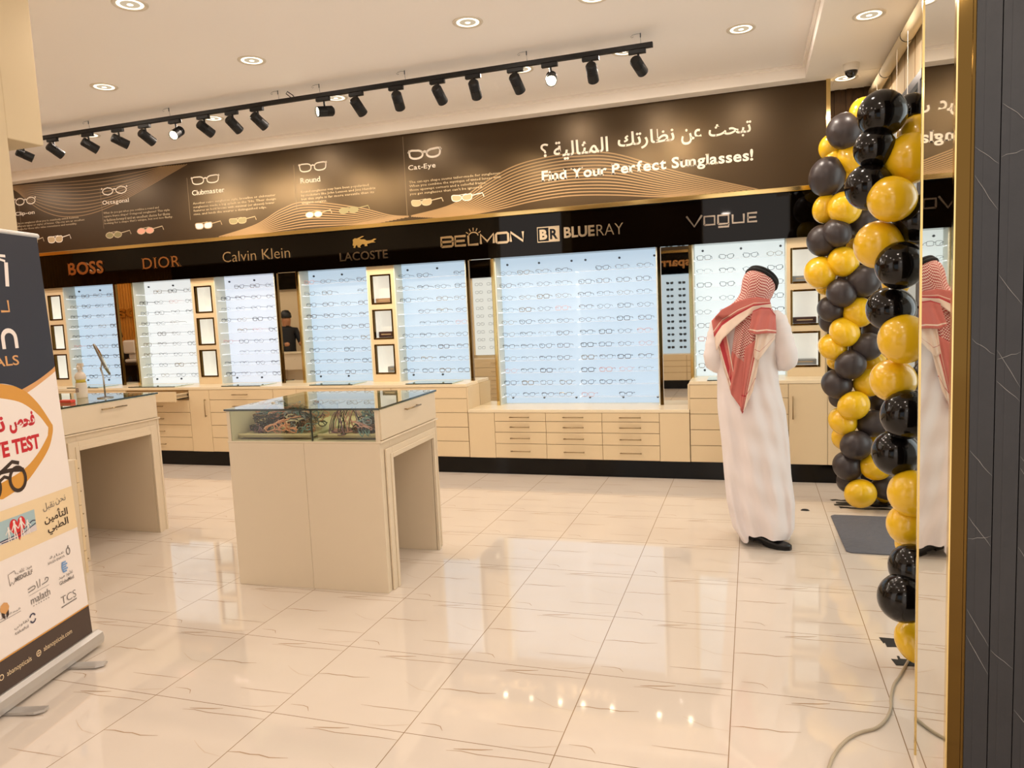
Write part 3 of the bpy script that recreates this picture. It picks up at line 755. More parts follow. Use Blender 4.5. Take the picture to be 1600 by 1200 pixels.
S4 = [.611, .525, .418, .305, .163]
drawer_unit(-8.9, -7.945, S5, 'five-drawer cream cabinet at far left behind the roll-up banner', .16)
drawer_unit(-7.945, -7.15, S5, 'five-drawer cream cabinet behind the left glass counter', .16)
door_unit(-7.15, -6.86, .866, 'cream door cabinet under the leftmost mirror', -7.1)
drawer_unit(-6.86, -5.96, S5, 'five-drawer cream cabinet with its top drawer pulled open', .16, pull=.20)
door_unit(-5.96, -5.68, .866, 'cream door cabinet with vertical handle right of the open drawer', -5.735)
drawer_unit(-5.68, -4.84, S5, 'five-drawer cream cabinet with handles left of the central glass counter', .2)
door_unit(-4.84, -4.545, .866, 'cream door cabinet under the mirror behind the central glass counter')
drawer_unit(-4.545, -3.71, S5, 'five-drawer cream cabinet hidden behind the central glass counter', .16, handles=False)
door_unit(-3.71, -3.417, .866, 'cream door cabinet under the niche column behind the central counter')
drawer_unit(-3.417, -2.588, S5, 'five-drawer cream cabinet at the step down to the low bench', .16, handles=False)
door_unit(-2.584, -2.31, .611, 'low cream door cabinet at the left end of the bench')
drawer_unit(-2.31, -1.791, S4, 'low four-drawer cream cabinet, left of three under the widest panel', .2)
drawer_unit(-1.791, -1.247, S4, 'low four-drawer cream cabinet, middle of three under the widest panel', .2)
drawer_unit(-1.247, -.717, S4, 'low four-drawer cream cabinet, right of three under the widest panel', .2)
door_unit(-.717, -.448, .611, 'low cream door cabinet at the right end of the bench')
drawer_unit(-.444, .386, [.866, .741, .60, .458, .314, .163], 'five-drawer cream cabinet behind the man', .16, handles=False)
door_unit(.386, .696, .866, 'cream door cabinet with vertical handle right of the man', .42)
door_unit(.696, 1.1, .866, 'cream door cabinet behind the far balloon column')
for x0, x1, z, lab in ((-8.9, -2.588, .866, 'long cream worktop over the left run of cabinets'), (-2.584, -.448, .611, 'low cream worktop of the bench under the widest panel'), (-.444, 1.1, .866, 'cream worktop over the cabinets behind the man')):
    b = MB(); b.box(x0, x1, CF - .004, 4.19, z, z + .03); tag(b.build('worktop', 'worktop', bevel=.003), lab, 'worktop')
b = MB(); b.box(-2.588, -2.572, CF + .002, 4.0, .641, .866); tag(b.build('cabinet_gable', 'cream'), 'cream end panel where the tall cabinets step down to the bench', 'panel')
b = MB(); b.box(-.460, -.444, CF + .002, 4.0, .641, .866); tag(b.build('cabinet_gable', 'cream'), 'cream end panel on the right of the low bench beside the man', 'panel')
# loose glass sheets lying on the worktops
for x0, x1, lab in ((-7.76, -7.28, 'glass sheet on the worktop under the first full lit panel'), (-6.82, -6.15, 'glass sheet on the worktop above the open drawer'), (-5.51, -5.0, 'glass sheet on the worktop under the third full lit panel'), (-4.38, -3.86, 'glass sheet on the worktop under the fourth full lit panel'), (-3.25, -2.74, 'glass sheet on the worktop left of the low bench'), (-.29, .25, 'glass sheet on the worktop in front of the man')):
    t = thing('glass_sheet', lab, 'glass sheet', ((x0 + x1) / 2, 3.8, .896))
    b = MB(); b.box(x0, x1, 3.69, 3.99, .8965, .905); b.build('sheet', 'glass_top', t)
    b = MB(); b.box(x0, x1, 3.685, 3.69, .8965, .906); b.build('front_edge', 'glass_edge', t)

# ================================================================== ceiling lights and fittings
def ring_prof(): return [(.075, 0), (.078, -.004), (.098, -.007), (.102, -.003), (.102, 0)]
DL = [(-1.69, 1.80, 'M', 'large round recessed downlight nearest above the picture centre'), (-3.41, 1.80, 'M', 'round recessed downlight in the middle row, second from the left'), (-4.83, 1.81, 'M', 'round recessed downlight in the middle row, leftmost'),
      (-3.43, .69, 'M', 'round recessed downlight cut by the top edge at upper left'), (-.826, 1.75, 'M', 'round recessed downlight just cut off by the top edge right of centre'), (.043, 2.737, 'M', 'round recessed downlight right of the end of the spotlight rail'),
      (-6.19, 2.90, 'M', 'round recessed downlight peeking behind the left end of the spotlight rail'), (-4.73, 2.95, 'M', 'round recessed downlight behind the rail, second from its left end'), (-3.37, 2.90, 'M', 'round recessed downlight behind the middle of the spotlight rail'),
      (-1.65, 2.885, 'M', 'round recessed downlight behind the rail beside the lit spotlight on the right'), (-.81, 2.83, 'M', 'round recessed downlight behind the right end of the spotlight rail'),
      (.845, 2.514, 'S', 'round recessed downlight in the lower ceiling border above the balloons'), (.862, 3.98, 'S', 'round recessed downlight behind the dome camera')]
for x, y, k, lab in DL:
    z = 3.53 if k == 'M' else 3.42
    t = thing('ceiling_downlight', lab, 'downlight', (x, y, z))
    b = MB(); b.lathe(ring_prof(), (x, y, z), 32, caps=False); b.build('trim_ring', 'lamp_ring', t, smooth=True)
    b = MB(); b.lathe([(.0, -.0025), (.058, -.0025)], (x, y, z), 28); b.build('reflector', 'lamp_in', t)
    b = MB(); b.lathe([(.056, -.003), (.0755, -.004)], (x, y, z), 28, caps=False); b.build('lit_rim', 'lamp_on', t)
    b = MB(); b.lathe([(0, -.006), (.018, -.005)], (x, y, z), 12); b.build('lamp', 'lamp_mid', t)
    area_light('downlight_lamp', (0, 0, -.010), .03, DOWN_W * (2.5 if y > 2.55 and x < .3 else 1), parent=t)

# suspended rail and its spotlights
TYy, TZ = 2.5, 3.42
t = thing('spotlight_rail', 'long black suspended rail carrying a row of spotlights', 'track rail', (-3.6, TYy, TZ))
b = MB(); b.box(-6.95, -.555, TYy - .017, TYy + .017, TZ - .0, TZ + .034); b.build('rail', 'black_metal', t, bevel=.002)
for x in (-5.75, -4.82, -3.68, -3.28, -2.50, -1.49, -.64):
    b = MB(); b.tube([(x, TYy, TZ + .034), (x, TYy - .01, 3.515)], .0012, 5); b.lathe([(.004, 0), (.004, .03)], (x, TYy - .01, 3.495), 8)
    b.tube([(x, TYy - .01, 3.52), (x - .03, TYy - .012, 3.522), (x - .055, TYy - .013, 3.518), (x - .07, TYy - .012, 3.508), (x - .06, TYy - .011, 3.500), (x - .05, TYy - .01, 3.507)], .0012, 4)
    b.build('hanging_wire', 'standoff', t)
b = MB(); b.tube([(-3.56, TYy - .0, TZ + .034), (-3.60, TYy - .01, TZ + .07), (-3.585, TYy - .01, TZ + .085), (-3.54, TYy, TZ + .05), (-3.53, TYy, TZ + .032)], .004, 6); b.build('feed_cable', 'black_metal', t)
HX = [-6.6, -6.21, -5.78, -5.42, -5.11, -4.77, -4.46, -4.16, -3.9, -3.25, -2.94, -2.58, -2.22, -1.92, -1.58, -1.31, -1.0, -0.66]
LITH = {5: (0.15, -.86, -.5), 9: (-.55, -.78, -.16), 15: (0.20, -.85, -.5)}
AIM = {0: (.55, .70, -.40), 1: (.25, .80, -.52), 2: (.40, .72, -.46), 3: (.45, .78, -.38), 4: (.15, .80, -.46), 6: (.25, .80, -.46), 7: (.12, .76, -.52), 8: (.20, .72, -.48), 10: (.10, .70, -.54), 11: (-.15, .72, -.54), 12: (.05, .76, -.52), 13: (-.10, .72, -.52), 14: (.10, .70, -.54), 16: (-.05, .76, -.50), 17: (.25, .82, -.36)}
for i, x in enumerate(HX):
    lit_ = i in LITH
    d = Vector(LITH[i] if lit_ else AIM[i]).normalized()
    lab = ('lit spotlight with bright lens facing viewer, %s on the rail' if lit_ else 'black rail spotlight aimed at the display wall, %s on the rail') % (ORD[i] + ' from the left')
    t = thing('track_spotlight', lab, 'spotlight', (x, TYy, TZ))
    b = MB(); b.box(x - .07, x + .055, TYy - .016, TYy + .016, TZ - .032, TZ - .001); b.build('adapter', 'black_metal', t, bevel=.003)
    c = Vector((x, TYy + .01, TZ - .112))
    b = MB(); b.tube([(x, TYy, TZ - .030), (x, TYy + .005, TZ - .075)], .008, 8); b.build('stem', 'black_metal', t)
    L = .073
    b = MB(); pr = [(.0, -L), (.032, -L), (.039, -L + .008)]
    for q in range(7): pr += [(.042, -L + .013 + q * .008), (.0395, -L + .017 + q * .008)]
    pr += [(.042, -.002), (.042, L), (.037, L), (.036, L - .012)]
    b.lathe(pr, c, 20, axis=d); b.build('lamp_head', 'black_metal', t)
    b = MB(); b.lathe([(0, L - .010), (.0365, L - .012)], c, 18, axis=d); b.build('lens', 'lamp_hot' if lit_ else 'lamp_on', t)
    ld = bpy.data.lights.new('spot_lamp', 'SPOT'); ld.energy = SPOT_W * (1.0 if not lit_ else .12); ld.color = (1.0, .80, .54); ld.spot_size = R(66); ld.spot_blend = 1.0; ld.shadow_soft_size = .025
    lo = bpy.data.objects.new('spot_lamp', ld); COL.objects.link(lo); lo.parent = t
    lo.location = (c + d * (L + .004)) - Vector((x, TYy, TZ)); lo.rotation_euler = d.to_track_quat('-Z', 'Y').to_euler()

# dome camera
t = thing('dome_camera', 'white ceiling camera with dark glass dome above the balloons', 'security camera', (.864, 3.59, 3.42))
b = MB(); b.lathe([(.060, 0), (.060, -.02), (.056, -.05), (.050, -.055)], (.864, 3.59, 3.42), 28); b.build('housing', 'white_plastic', t, smooth=False)
b = MB(); b.lathe([(.048, -.052), (.046, -.07), (.036, -.09), (.02, -.102), (0, -.106)], (.864, 3.59, 3.42), 24); b.build('dome', 'dome', t, smooth=True)
# roller blind on the right wall
t = thing('roller_blind', 'cream rolled-up blind tube along the top of the right window wall', 'blind', (1.13, 2.0, 3.36))
b = MB(); b.tube([(1.13, -.2, 3.36), (1.13, 4.32, 3.36)], .045, 20); b.build('roll', 'blind', t, smooth=True)
for y in (2.85, 3.72, 1.6):
    b = MB(); b.lathe([(.0475, -.004), (.0475, .004)], (1.13, y, 3.36), 24, axis=(0, 1, 0)); b.build('clip', 'black_metal', t)
for y in (3.05, 3.94, 2.66):
    b = MB(); b.tube([(1.10, y, 3.33), (1.10, y, 2.3)], .0022, 5); b.build('pull_cord', 'white_plastic', t)

# ================================================================== free-standing glass counters
M['tray'] = mat('tray_cream', '#d8c49c', .5)
def counter(loc, rz, lab, flip=0):
    t = thing('display_counter', lab, 'display counter', loc, R(rz))
    K = dict(parent=t, world=False)
    W, D = 1.0, .88
    b = MB()      # local: x -1..0, y 0..0.88, front long side at y=0, open end at x=0
    b.box(-W, -.003, .018, .135, 0, .882); b.box(-W, -.003, D - .105, D - .018, 0, .882); b.box(-W, -.003, .135, D - .105, .775, .882); b.box(-W, -W + .03, .135, D - .105, 0, .775)
    b.build('base', 'counter', bevel=.002, **K)
    b = MB(); b.box(-W, -.4880, 0, .018, 0, .882); b.build('front_panel', 'counter', bevel=.0015, **K)
    b = MB(); b.box(-.4865, 0, 0, .018, 0, .882); b.build('front_panel', 'counter', bevel=.0015, **K)
    b = MB(); b.box(-W, 0, D - .018, D, 0, .882); b.build('rear_panel', 'counter', bevel=.0015, **K)
    b = MB()      # raised frame round the knee opening
    b.box(0, .012, .055, .135, 0, .84); b.box(0, .012, D - .105, D - .055, 0, .84); b.box(0, .012, .135, D - .105, .775, .84)
    b.box(0.012, .018, .105, .135, 0, .805); b.box(.012, .018, D - .105, D - .085, 0, .805); b.box(.012, .018, .135, D - .105, .775, .805)
    b.build('arch_trim', 'counter', bevel=.003, **K)
    b = MB(); b.box(-W - .004, .014, -.002, D + .004, .882, .893); b.build('ledge', 'counter', bevel=.003, **K)
    b = MB(); b.box(-.02, .006, .022, D - .012, .897, 1.072); dr = b.build('drawer', 'counter', bevel=.002, **K)
    b = MB(); b.tube([(.03, .34, 1.03), (.03, .56, 1.03)], .005, 8)
    for y in (.36, .54): b.tube([(.006, y, 1.03), (.03, y, 1.03)], .0045, 6)
    b.build('handle', 'handle', dr, smooth=True, world=False)
    for q_ in ((-W, -W + .022, .004, .03), (-.024, -.004, .004, .022), (-W, -.02, D - .02, D), (-W, -W + .02, .03, D - .02)):
        b = MB(); b.box(*q_, .893, 1.075); b.build('case_frame', 'counter', **K)
    b = MB(); b.box(-W + .022, -.4335, .006, .011, .893, 1.074); b.box(-.4275, -.024, .006, .011, .893, 1.074); b.build('front_glass', 'glass', **K)
    b = MB(); b.box(-.434, -.427, .004, .012, .893, 1.075); b.build('glass_joint', 'glass_edge', **K)
    b = MB(); b.box(-.4475, -.4435, .35, .354, .893, 1.075); b.build('glass_joint', 'glass_edge', **K)
    b = MB(); b.box(-.447, -.444, .013, .35, .893, 1.074); b.build('divider', 'glass', **K)
    b = MB(); b.box(-W - .006, .008, -.006, D + .008, 1.0765, 1.0865); b.build('glass_top', 'glass_top', **K)
    b = MB(); b.box(-W - .008, .010, -.0085, -.006, 1.0755, 1.0870); b.box(.008, .0105, -.008, D + .008, 1.0755, 1.0870); b.build('top_edge', 'glass_edge', **K)
    for a, c in ((-W + .035, -.47), (-.42, -.03)):
        b = MB(); b.box(a, c, .05, D - .05, .906, .920); b.box(a, c, .05, .056, .906, .93); b.build('tray', 'tray', **K)
    return t
c2 = counter((-1.922, .655, 0), 2.6, 'ivory display counter with glass case of coloured frames in the middle of the floor')
c1 = counter((-4.315, .645, 0), 0.4, 'ivory display counter behind the roll-up banner with a bottle and table mirror on top')

# spectacle frames heaped in the cases
HC = {'h_black': ('#191614', 'black'), 'h_rose': ('#d49b91', 'rose'), 'h_brown': ('#7d5942', 'brown'), 'h_grey': ('#9ba1a9', 'grey'), 'h_coral': ('#eaa585', 'coral'), 'h_teal': ('#6f9290', 'teal'), 'h_sand': ('#e0d0b2', 'sand'), 'h_plum': ('#7d5563', 'plum')}
for k, (h, n_) in HC.items(): M[k] = mat('acetate_' + n_, h, .25, coat=.3)
hp = {}
def spect_mb(kind, mode, r=.0034, tr=.0030):
    b = MB(); H = .0195
    for q in (-1, 1):
        P = ring_pts(kind, q * .034, q); b.tube([(x, y, z + H) for x, y, z in P], r, 6, closed=True)
        if mode == 'folded': b.tube([(q * .062, .003, H + .009), (q * .068, .010, H + .008), (q * .060, .017 + .004 * q, H + .006), (q * -.040, .020 + .004 * q, H + .003), (q * -.060, .019 + .004 * q, H - .012)], tr, 6)
        else: b.tube([(q * .062, .003, H + .009), (q * .067, .010, H + .009), (q * .052, .06, H + .008), (q * .022, .115, H + .005), (q * .012, .132, H - .006)], tr, 6)
    b.tube([(-.0095, 0, H + .004), (-.004, -.001, H + .009), (.004, -.001, H + .009), (.0095, 0, H + .004)], r, 6)
    return b
def heap(t, n, x0, x1, y0, y1, layers, cols, where, grp, seed, stand=False):
    rr = random.Random(seed); mx = Matrix.Translation(t.location) @ Euler(t.rotation_euler).to_matrix().to_4x4()
    for q in range(n):
        col = rr.choice(cols); k = (rr.choice(('rect', 'round', 'cat')), 'open' if stand else 'folded', col)
        if k not in hp:
            o = spect_mb(k[0], k[1]).build('spectacles', col); hp[k] = o
        else: o = hp[k].copy(); COL.objects.link(o)
        f = rr.random(); yy = y0 + (y1 - y0) * f
        lz = .9215 + rr.random() * layers * (.35 + .65 * min(1, f * 1.6)) if not stand else .9235
        o.location = mx @ Vector((rr.uniform(x0, x1), yy, lz))
        if stand: o.rotation_euler = (R(90 + rr.uniform(-8, 8)), 0, R(rr.uniform(-50, 50)))
        else: o.rotation_euler = (R(rr.uniform(-40, 50)), R(rr.uniform(-25, 25)), R(rr.uniform(-60, 60)))
        tag(o, '%s spectacle frame %s' % (HC[col][1], where), 'spectacles', grp + ', ' + HC[col][1])
heap(c2, 96, -.91, -.52, .068, .36, .12, ['h_black', 'h_rose', 'h_brown', 'h_grey', 'h_coral', 'h_coral', 'h_plum', 'h_sand', 'h_teal'], 'heaped in the left half of the central glass case', 'frames heaped in the central case, left half', 3)
heap(c2, 16, -.36, -.12, .085, .28, .05, ['h_black', 'h_black', 'h_rose', 'h_teal', 'h_plum', 'h_brown'], 'lying in the right half of the central glass case', 'frames in the central case, right half', 4, True)
heap(c2, 22, -.17, -.095, .075, .26, .08, ['h_black', 'h_grey', 'h_rose', 'h_teal', 'h_brown'], 'piled at the right end of the central glass case', 'frames at the right end of the central case', 9)
heap(c1, 12, -.30, -.06, .08, .24, .08, ['h_black', 'h_grey', 'h_sand', 'h_black'], 'in the left glass case beside the roll-up banner', 'frames in the left case', 6)

# things on the left counter
M['bottle'] = mat('bottle_pink_white', '#eadccb', .3); M['bottle_label'] = mat('bottle_label', '#d9bf4a', .4); M['red'] = mat('red_plastic', '#d8402c', .35); M['print_dark'] = mat('label_dark', '#5a3040', .5); M['print_grey2'] = mat('label_grey', '#8d8456', .5)
bx, by, bz = -4.719, 1.215, 1.0868
t = thing('spray_bottle', 'white spray bottle with yellow collar on the left glass counter', 'bottle', (bx, by, bz))
b = MB(); b.lathe([(.0, 0), (.036, 0), (.038, .006), (.038, .10), (.036, .115), (.030, .13), (.036, .14), (.040, .155), (.036, .175), (.024, .192), (.014, .198)], (bx, by, bz), 24); b.build('body', 'bottle', t, smooth=True)
b = MB(); b.lathe([(.0365, .117), (.031, .13), (.0365, .141)], (bx, by, bz), 24); b.build('collar_label', 'bottle_label', t, smooth=True)
b = MB(); b.lathe([(.0385, .03), (.0385, .085)], (bx, by, bz), 24); b.build('label_sleeve', 'bottle', t)
b = MB()
for q, (a, c) in enumerate(((.048, .052), (.056, .064), (.068, .076))):
    b.tube([(bx - .02 + .002 * q, by - .035, bz + a), (bx - .004, by - .039, bz + c), (bx + .012, by - .037, bz + a + .003)], .003, 5)
b.build('label_print', 'print_dark', t)
b = MB(); b.lathe([(.014, .197), (.014, .215), (.020, .218), (.020, .240), (.012, .245), (0, .246)], (bx, by, bz), 18); b.box(bx - .012, bx + .034, by - .009, by + .009, bz + .236, bz + .262); b.tube([(bx + .02, by, bz + .236), (bx + .026, by, bz + .215)], .005, 6)
b.build('spray_head', 'bottle', t)
mx_, my_, mz_ = -4.486, 1.206, 1.0868
t = thing('table_mirror', 'tilting metal table mirror on a thin stand, seen nearly edge-on', 'table mirror', (mx_, my_, mz_))
b = MB(); b.lathe([(0, 0), (.055, 0), (.055, .006), (.01, .012)], (mx_, my_, mz_), 24); b.build('foot', 'chrome', t)
b = MB(); b.tube([(mx_, my_, mz_ + .008), (mx_, my_, mz_ + .16), (mx_ - .012, my_, mz_ + .20), (mx_ - .02, my_, mz_ + .23)], .006, 8); b.build('stand', 'chrome', t, smooth=True)
Lv = Vector((-.11, 0.02, .178)).normalized(); Wv = Vector((-.70, .71, 0.0)); Wv = (Wv - Lv * Wv.dot(Lv)).normalized(); Nv = Lv.cross(Wv)
mm = Matrix.Translation((mx_ + .002, my_, mz_ + .287)) @ Matrix((Nv, Wv, Lv)).transposed().to_4x4()
def xf(b, m): b.v = [tuple(m @ Vector(p)) for p in b.v]
b = MB(); b.box(-.007, .007, -.075, .075, -.105, .105); xf(b, mm); b.build('mirror_frame', 'chrome', t, bevel=.003)
b = MB(); b.box(.007, .009, -.067, .067, -.097, .097); b.box(-.009, -.007, -.067, .067, -.097, .097); xf(b, mm); b.build('mirror_glass', 'mirror', t)
b = MB(); b.tube([(mx_ - .02, my_, mz_ + .20), (mx_ + .002, my_, mz_ + .285)], .004, 6); b.build('bracket', 'chrome', t)
b = MB(); b.box(-4.60, -4.49, .915, .955, 1.0868, 1.108); tag(b.build('red_case', 'red', bevel=.004), 'small bright red case lying on the left glass counter', 'case')

# end of the counter run on the viewer's side, and the drawers seen in mirrors
t = thing('drawer_cabinet', 'cream drawer cabinet end showing behind the roll-up banner', 'drawer cabinet', (-4.1, .1, 0))
b = MB(); b.box(-4.55, -3.67, .008, .195, 0.0, .85); b.build('body', 'counter', t, bevel=.002)
for q in range(5):
    b = MB(); b.box(-4.55, -3.672, .197, .215, .165 + q * .137, .298 + q * .137); dq = b.build('drawer', 'cream', t)
    b = MB(); b.tube([(-3.80, .236, .24 + q * .137), (-3.69, .236, .24 + q * .137)], .004, 6); b.tube([(-3.70, .215, .24 + q * .137), (-3.70, .236, .24 + q * .137)], .004, 6); b.build('handle', 'handle', dq)

# ================================================================== mirrored side of the shop (seen only in the mirrors)
b = MB(); b.box(-9.88, -3.80, 0.002, .06, 2.12, 2.63); tag(b.build('sign_fascia', 'black_gloss'), 'black fascia of the opposite display seen reflected in the mirrors', 'fascia')
t = thing('eyewear_display', 'lit panel of the opposite display, reflected in the mirror left of the widest panel', 'display panel', (-3.9, .01, .9))
b = MB(); b.box(-4.12, -3.69, .004, .02, .9, 2.12); b.build('light_panel', 'lit_white', t)
b = MB(); rr = random.Random(2)
for r in range(9):
    for c in range(2):
        for s in (-1, 1):
            P = lens_pts('rect', -4.0 + c * .2 + s * .034, 1.02 + r * .125, .026, .019, s)
            b.tube([(x, .06, z) for x, z in P], .002, 5, closed=True)
sp = b.build('eyewear', 'f_black', t); sp['kind'] = 'stuff'
b = MB(); b.box(-4.45, -4.12, .004, .03, .9, 2.12); ob = b.build('niche_column', 'cream'); tag(ob, 'cream niche column of the opposite display, seen in a mirror', 'niche column')
for z0, z1 in NZ:
    b = MB(); b.box(-4.41, -4.16, .03, .036, z0, z1); b.build('niche_frame', 'gold_dark', ob); b = MB(); b.box(-4.39, -4.18, .036, .038, z0 + .02, z1 - .02); b.build('niche_back', 'niche_back', ob)
# sunglasses wall further back, reflected beside the man
b = MB(); b.box(-3.4, -.75, -3.35, -3.13, 0, 3.53); struct(b, 'wall_rear', 'wall')
t = thing('eyewear_display', 'sunglasses display reflected in the mirror beside the man', 'display panel', (-1.8, -3.12, 0))
b = MB(); b.box(-3.2, -.76, -3.13, -3.08, 2.12, 2.515); b.build('fascia', 'black_gloss', t)
b = MB(); b.box(-3.2, -.76, -3.13, -3.05, 2.515, 2.56); b.build('rail', 'gold', t)
b = MB(); b.box(-3.2, -.76, -3.13, -3.12, 2.56, 3.42); b.build('graphic', 'brown', t)
b = MB(); b.box(-2.4, -.8, -3.13, -3.115, .64, 2.12); b.build('light_panel', 'lit_blue', t)
b = MB(); b.box(-3.2, -.76, -3.13, -2.82, .16, .64); b.build('cabinet', 'cream', t)
b = MB(); b.box(-3.2, -.76, -3.13, -2.84, 0, .16); b.build('plinth', 'plinth', t)
b = MB()
for z in (.525, .418, .305): b.box(-3.2, -.76, -2.82, -2.8185, z - .004, z + .004)
for x in (-1.06, -1.6, -2.15): b.box(x - .004, x + .004, -2.82, -2.8185, .163, .62)
b.build('drawer_gap', 'cream_dark', t)
b = MB(); put_text(b, 'sparro', (-.98, -1.66, 2.22, 2.38), lambda x, z, d=0.0: (x, -3.078 + d, z), bold=.03, depth=.012); b.build('lettering', 'bronze', t)
b = MB()
for r in range(11):
    for c in range(7):
        for s in (-1, 1):
            P = lens_pts(('cat', 'round', 'rect')[(r + c) % 3], -.92 - c * .22 + s * .036, .76 + r * .12, .030, .023, s, 12)
            b.add([(x, -3.06, z) for x, z in P] + [(x, -3.064, z) for x, z in P], [tuple(range(12)), tuple(range(23, 11, -1))] + [(q, 12 + q, 12 + (q + 1) % 12, (q + 1) % 12) for q in range(12)])
b.build('sunglasses', 'h_black', t)['kind'] = 'stuff'

# ================================================================== floor clutter
t = thing('floor_mat', 'grey textured mat with rounded corners in front of the balloons', 'mat', (.83, 2.25, 0))
b = MB(); pts = [(.625, 2.66), (.64, 1.875), (.665, 1.85), (1.3, 1.845), (1.32, 2.70), (.65, 2.69)]
b.add([(x, y, .009) for x, y in pts] + [(x, y, .0006) for x, y in pts], [tuple(range(5, -1, -1)), tuple(range(6, 12))] + [(q, (q + 1) % 6, 6 + (q + 1) % 6, 6 + q) for q in range(6)])
b.build('surface', 'mat', t, bevel=.004)
rr = random.Random(8)
for k, (x0, x1, y, wd) in enumerate(((.67, 1.0, 3.13, .05), (.70, 1.08, 3.06, .06), (.68, 1.12, 2.99, .05), (.71, 1.1, 2.92, .06))):
    b = MB(); n = 9; P = [(x0 + (x1 - x0) * q / n, y + rr.uniform(-.012, .012)) for q in range(n + 1)]
    b.ribbon(P, [wd * rr.uniform(.55, 1) for _ in P], lambda x, z, d=0.0: (x, z, .0016 + .0004 * (k % 2)))
    tag(b.build('tape_strip', 'tape'), 'torn black tape strip under the far balloon column, %s from the back' % ORD[k], 'tape', 'tape strips under the far balloons')
for k, pts in enumerate(([(.645, .64), (.655, .58), (.662, .59), (.664, .545), (.80, .575), (.80, .64)], [(.662, .425), (.672, .37), (.80, .38), (.80, .44), (.70, .435), (.70, .46), (.69, .46), (.69, .425)])):
    b = MB(); n = len(pts); b.add([(x, y, .0022) for x, y in pts] + [(x, y, .0005) for x, y in pts], [tuple(range(n)), tuple(range(2 * n - 1, n - 1, -1))] + [(q, (q + 1) % n, n + (q + 1) % n, n + q) for q in range(n)])
    tag(b.build('tape_strip', 'tape'), ('torn black tape strip under the near balloons, farther one', 'torn black tape strip under the near balloons beside the cable')[k], 'tape')
b = MB(); b.lathe([(0, .012), (.02, .010), (.034, .0), (0, .0005)], (.46, 2.80, 0), 12, scale=(1, .45, 1)); tag(b.build('rubber_scrap', 'rubber', smooth=True), 'small dark scrap lying on the floor right of the man', 'scrap')
b = MB(); cp = [(.80, .60), (.73, .42), (.708, .364), (.664, .252), (.633, .18), (.604, .07), (.59, -.015), (.558, -.105), (.514, -.173), (.463, -.21), (.409, -.269), (.36, -.361), (.328, -.463), (.30, -.62), (.29, -.8), (.30, -1.0)]
def smooth_pts(P, n=5):
    out = []
    for i in range(len(P) - 1):
        p0 = Vector(P[max(i - 1, 0)]); p1 = Vector(P[i]); p2 = Vector(P[i + 1]); p3 = Vector(P[min(i + 2, len(P) - 1)])
        for q in range(n):
            u = q / n
            out.append(.5 * ((2 * p1) + (p2 - p0) * u + (2 * p0 - 5 * p1 + 4 * p2 - p3) * u * u + (3 * p1 - p0 - 3 * p2 + p3) * u ** 3))
    out.append(Vector(P[-1])); return out
b.tube(smooth_pts([(x, y, .0065) for x, y in cp]), .006, 8); tag(b.build('power_cable', 'cable', smooth=True), 'grey cable curving over the floor from the balloons to the front', 'cable')

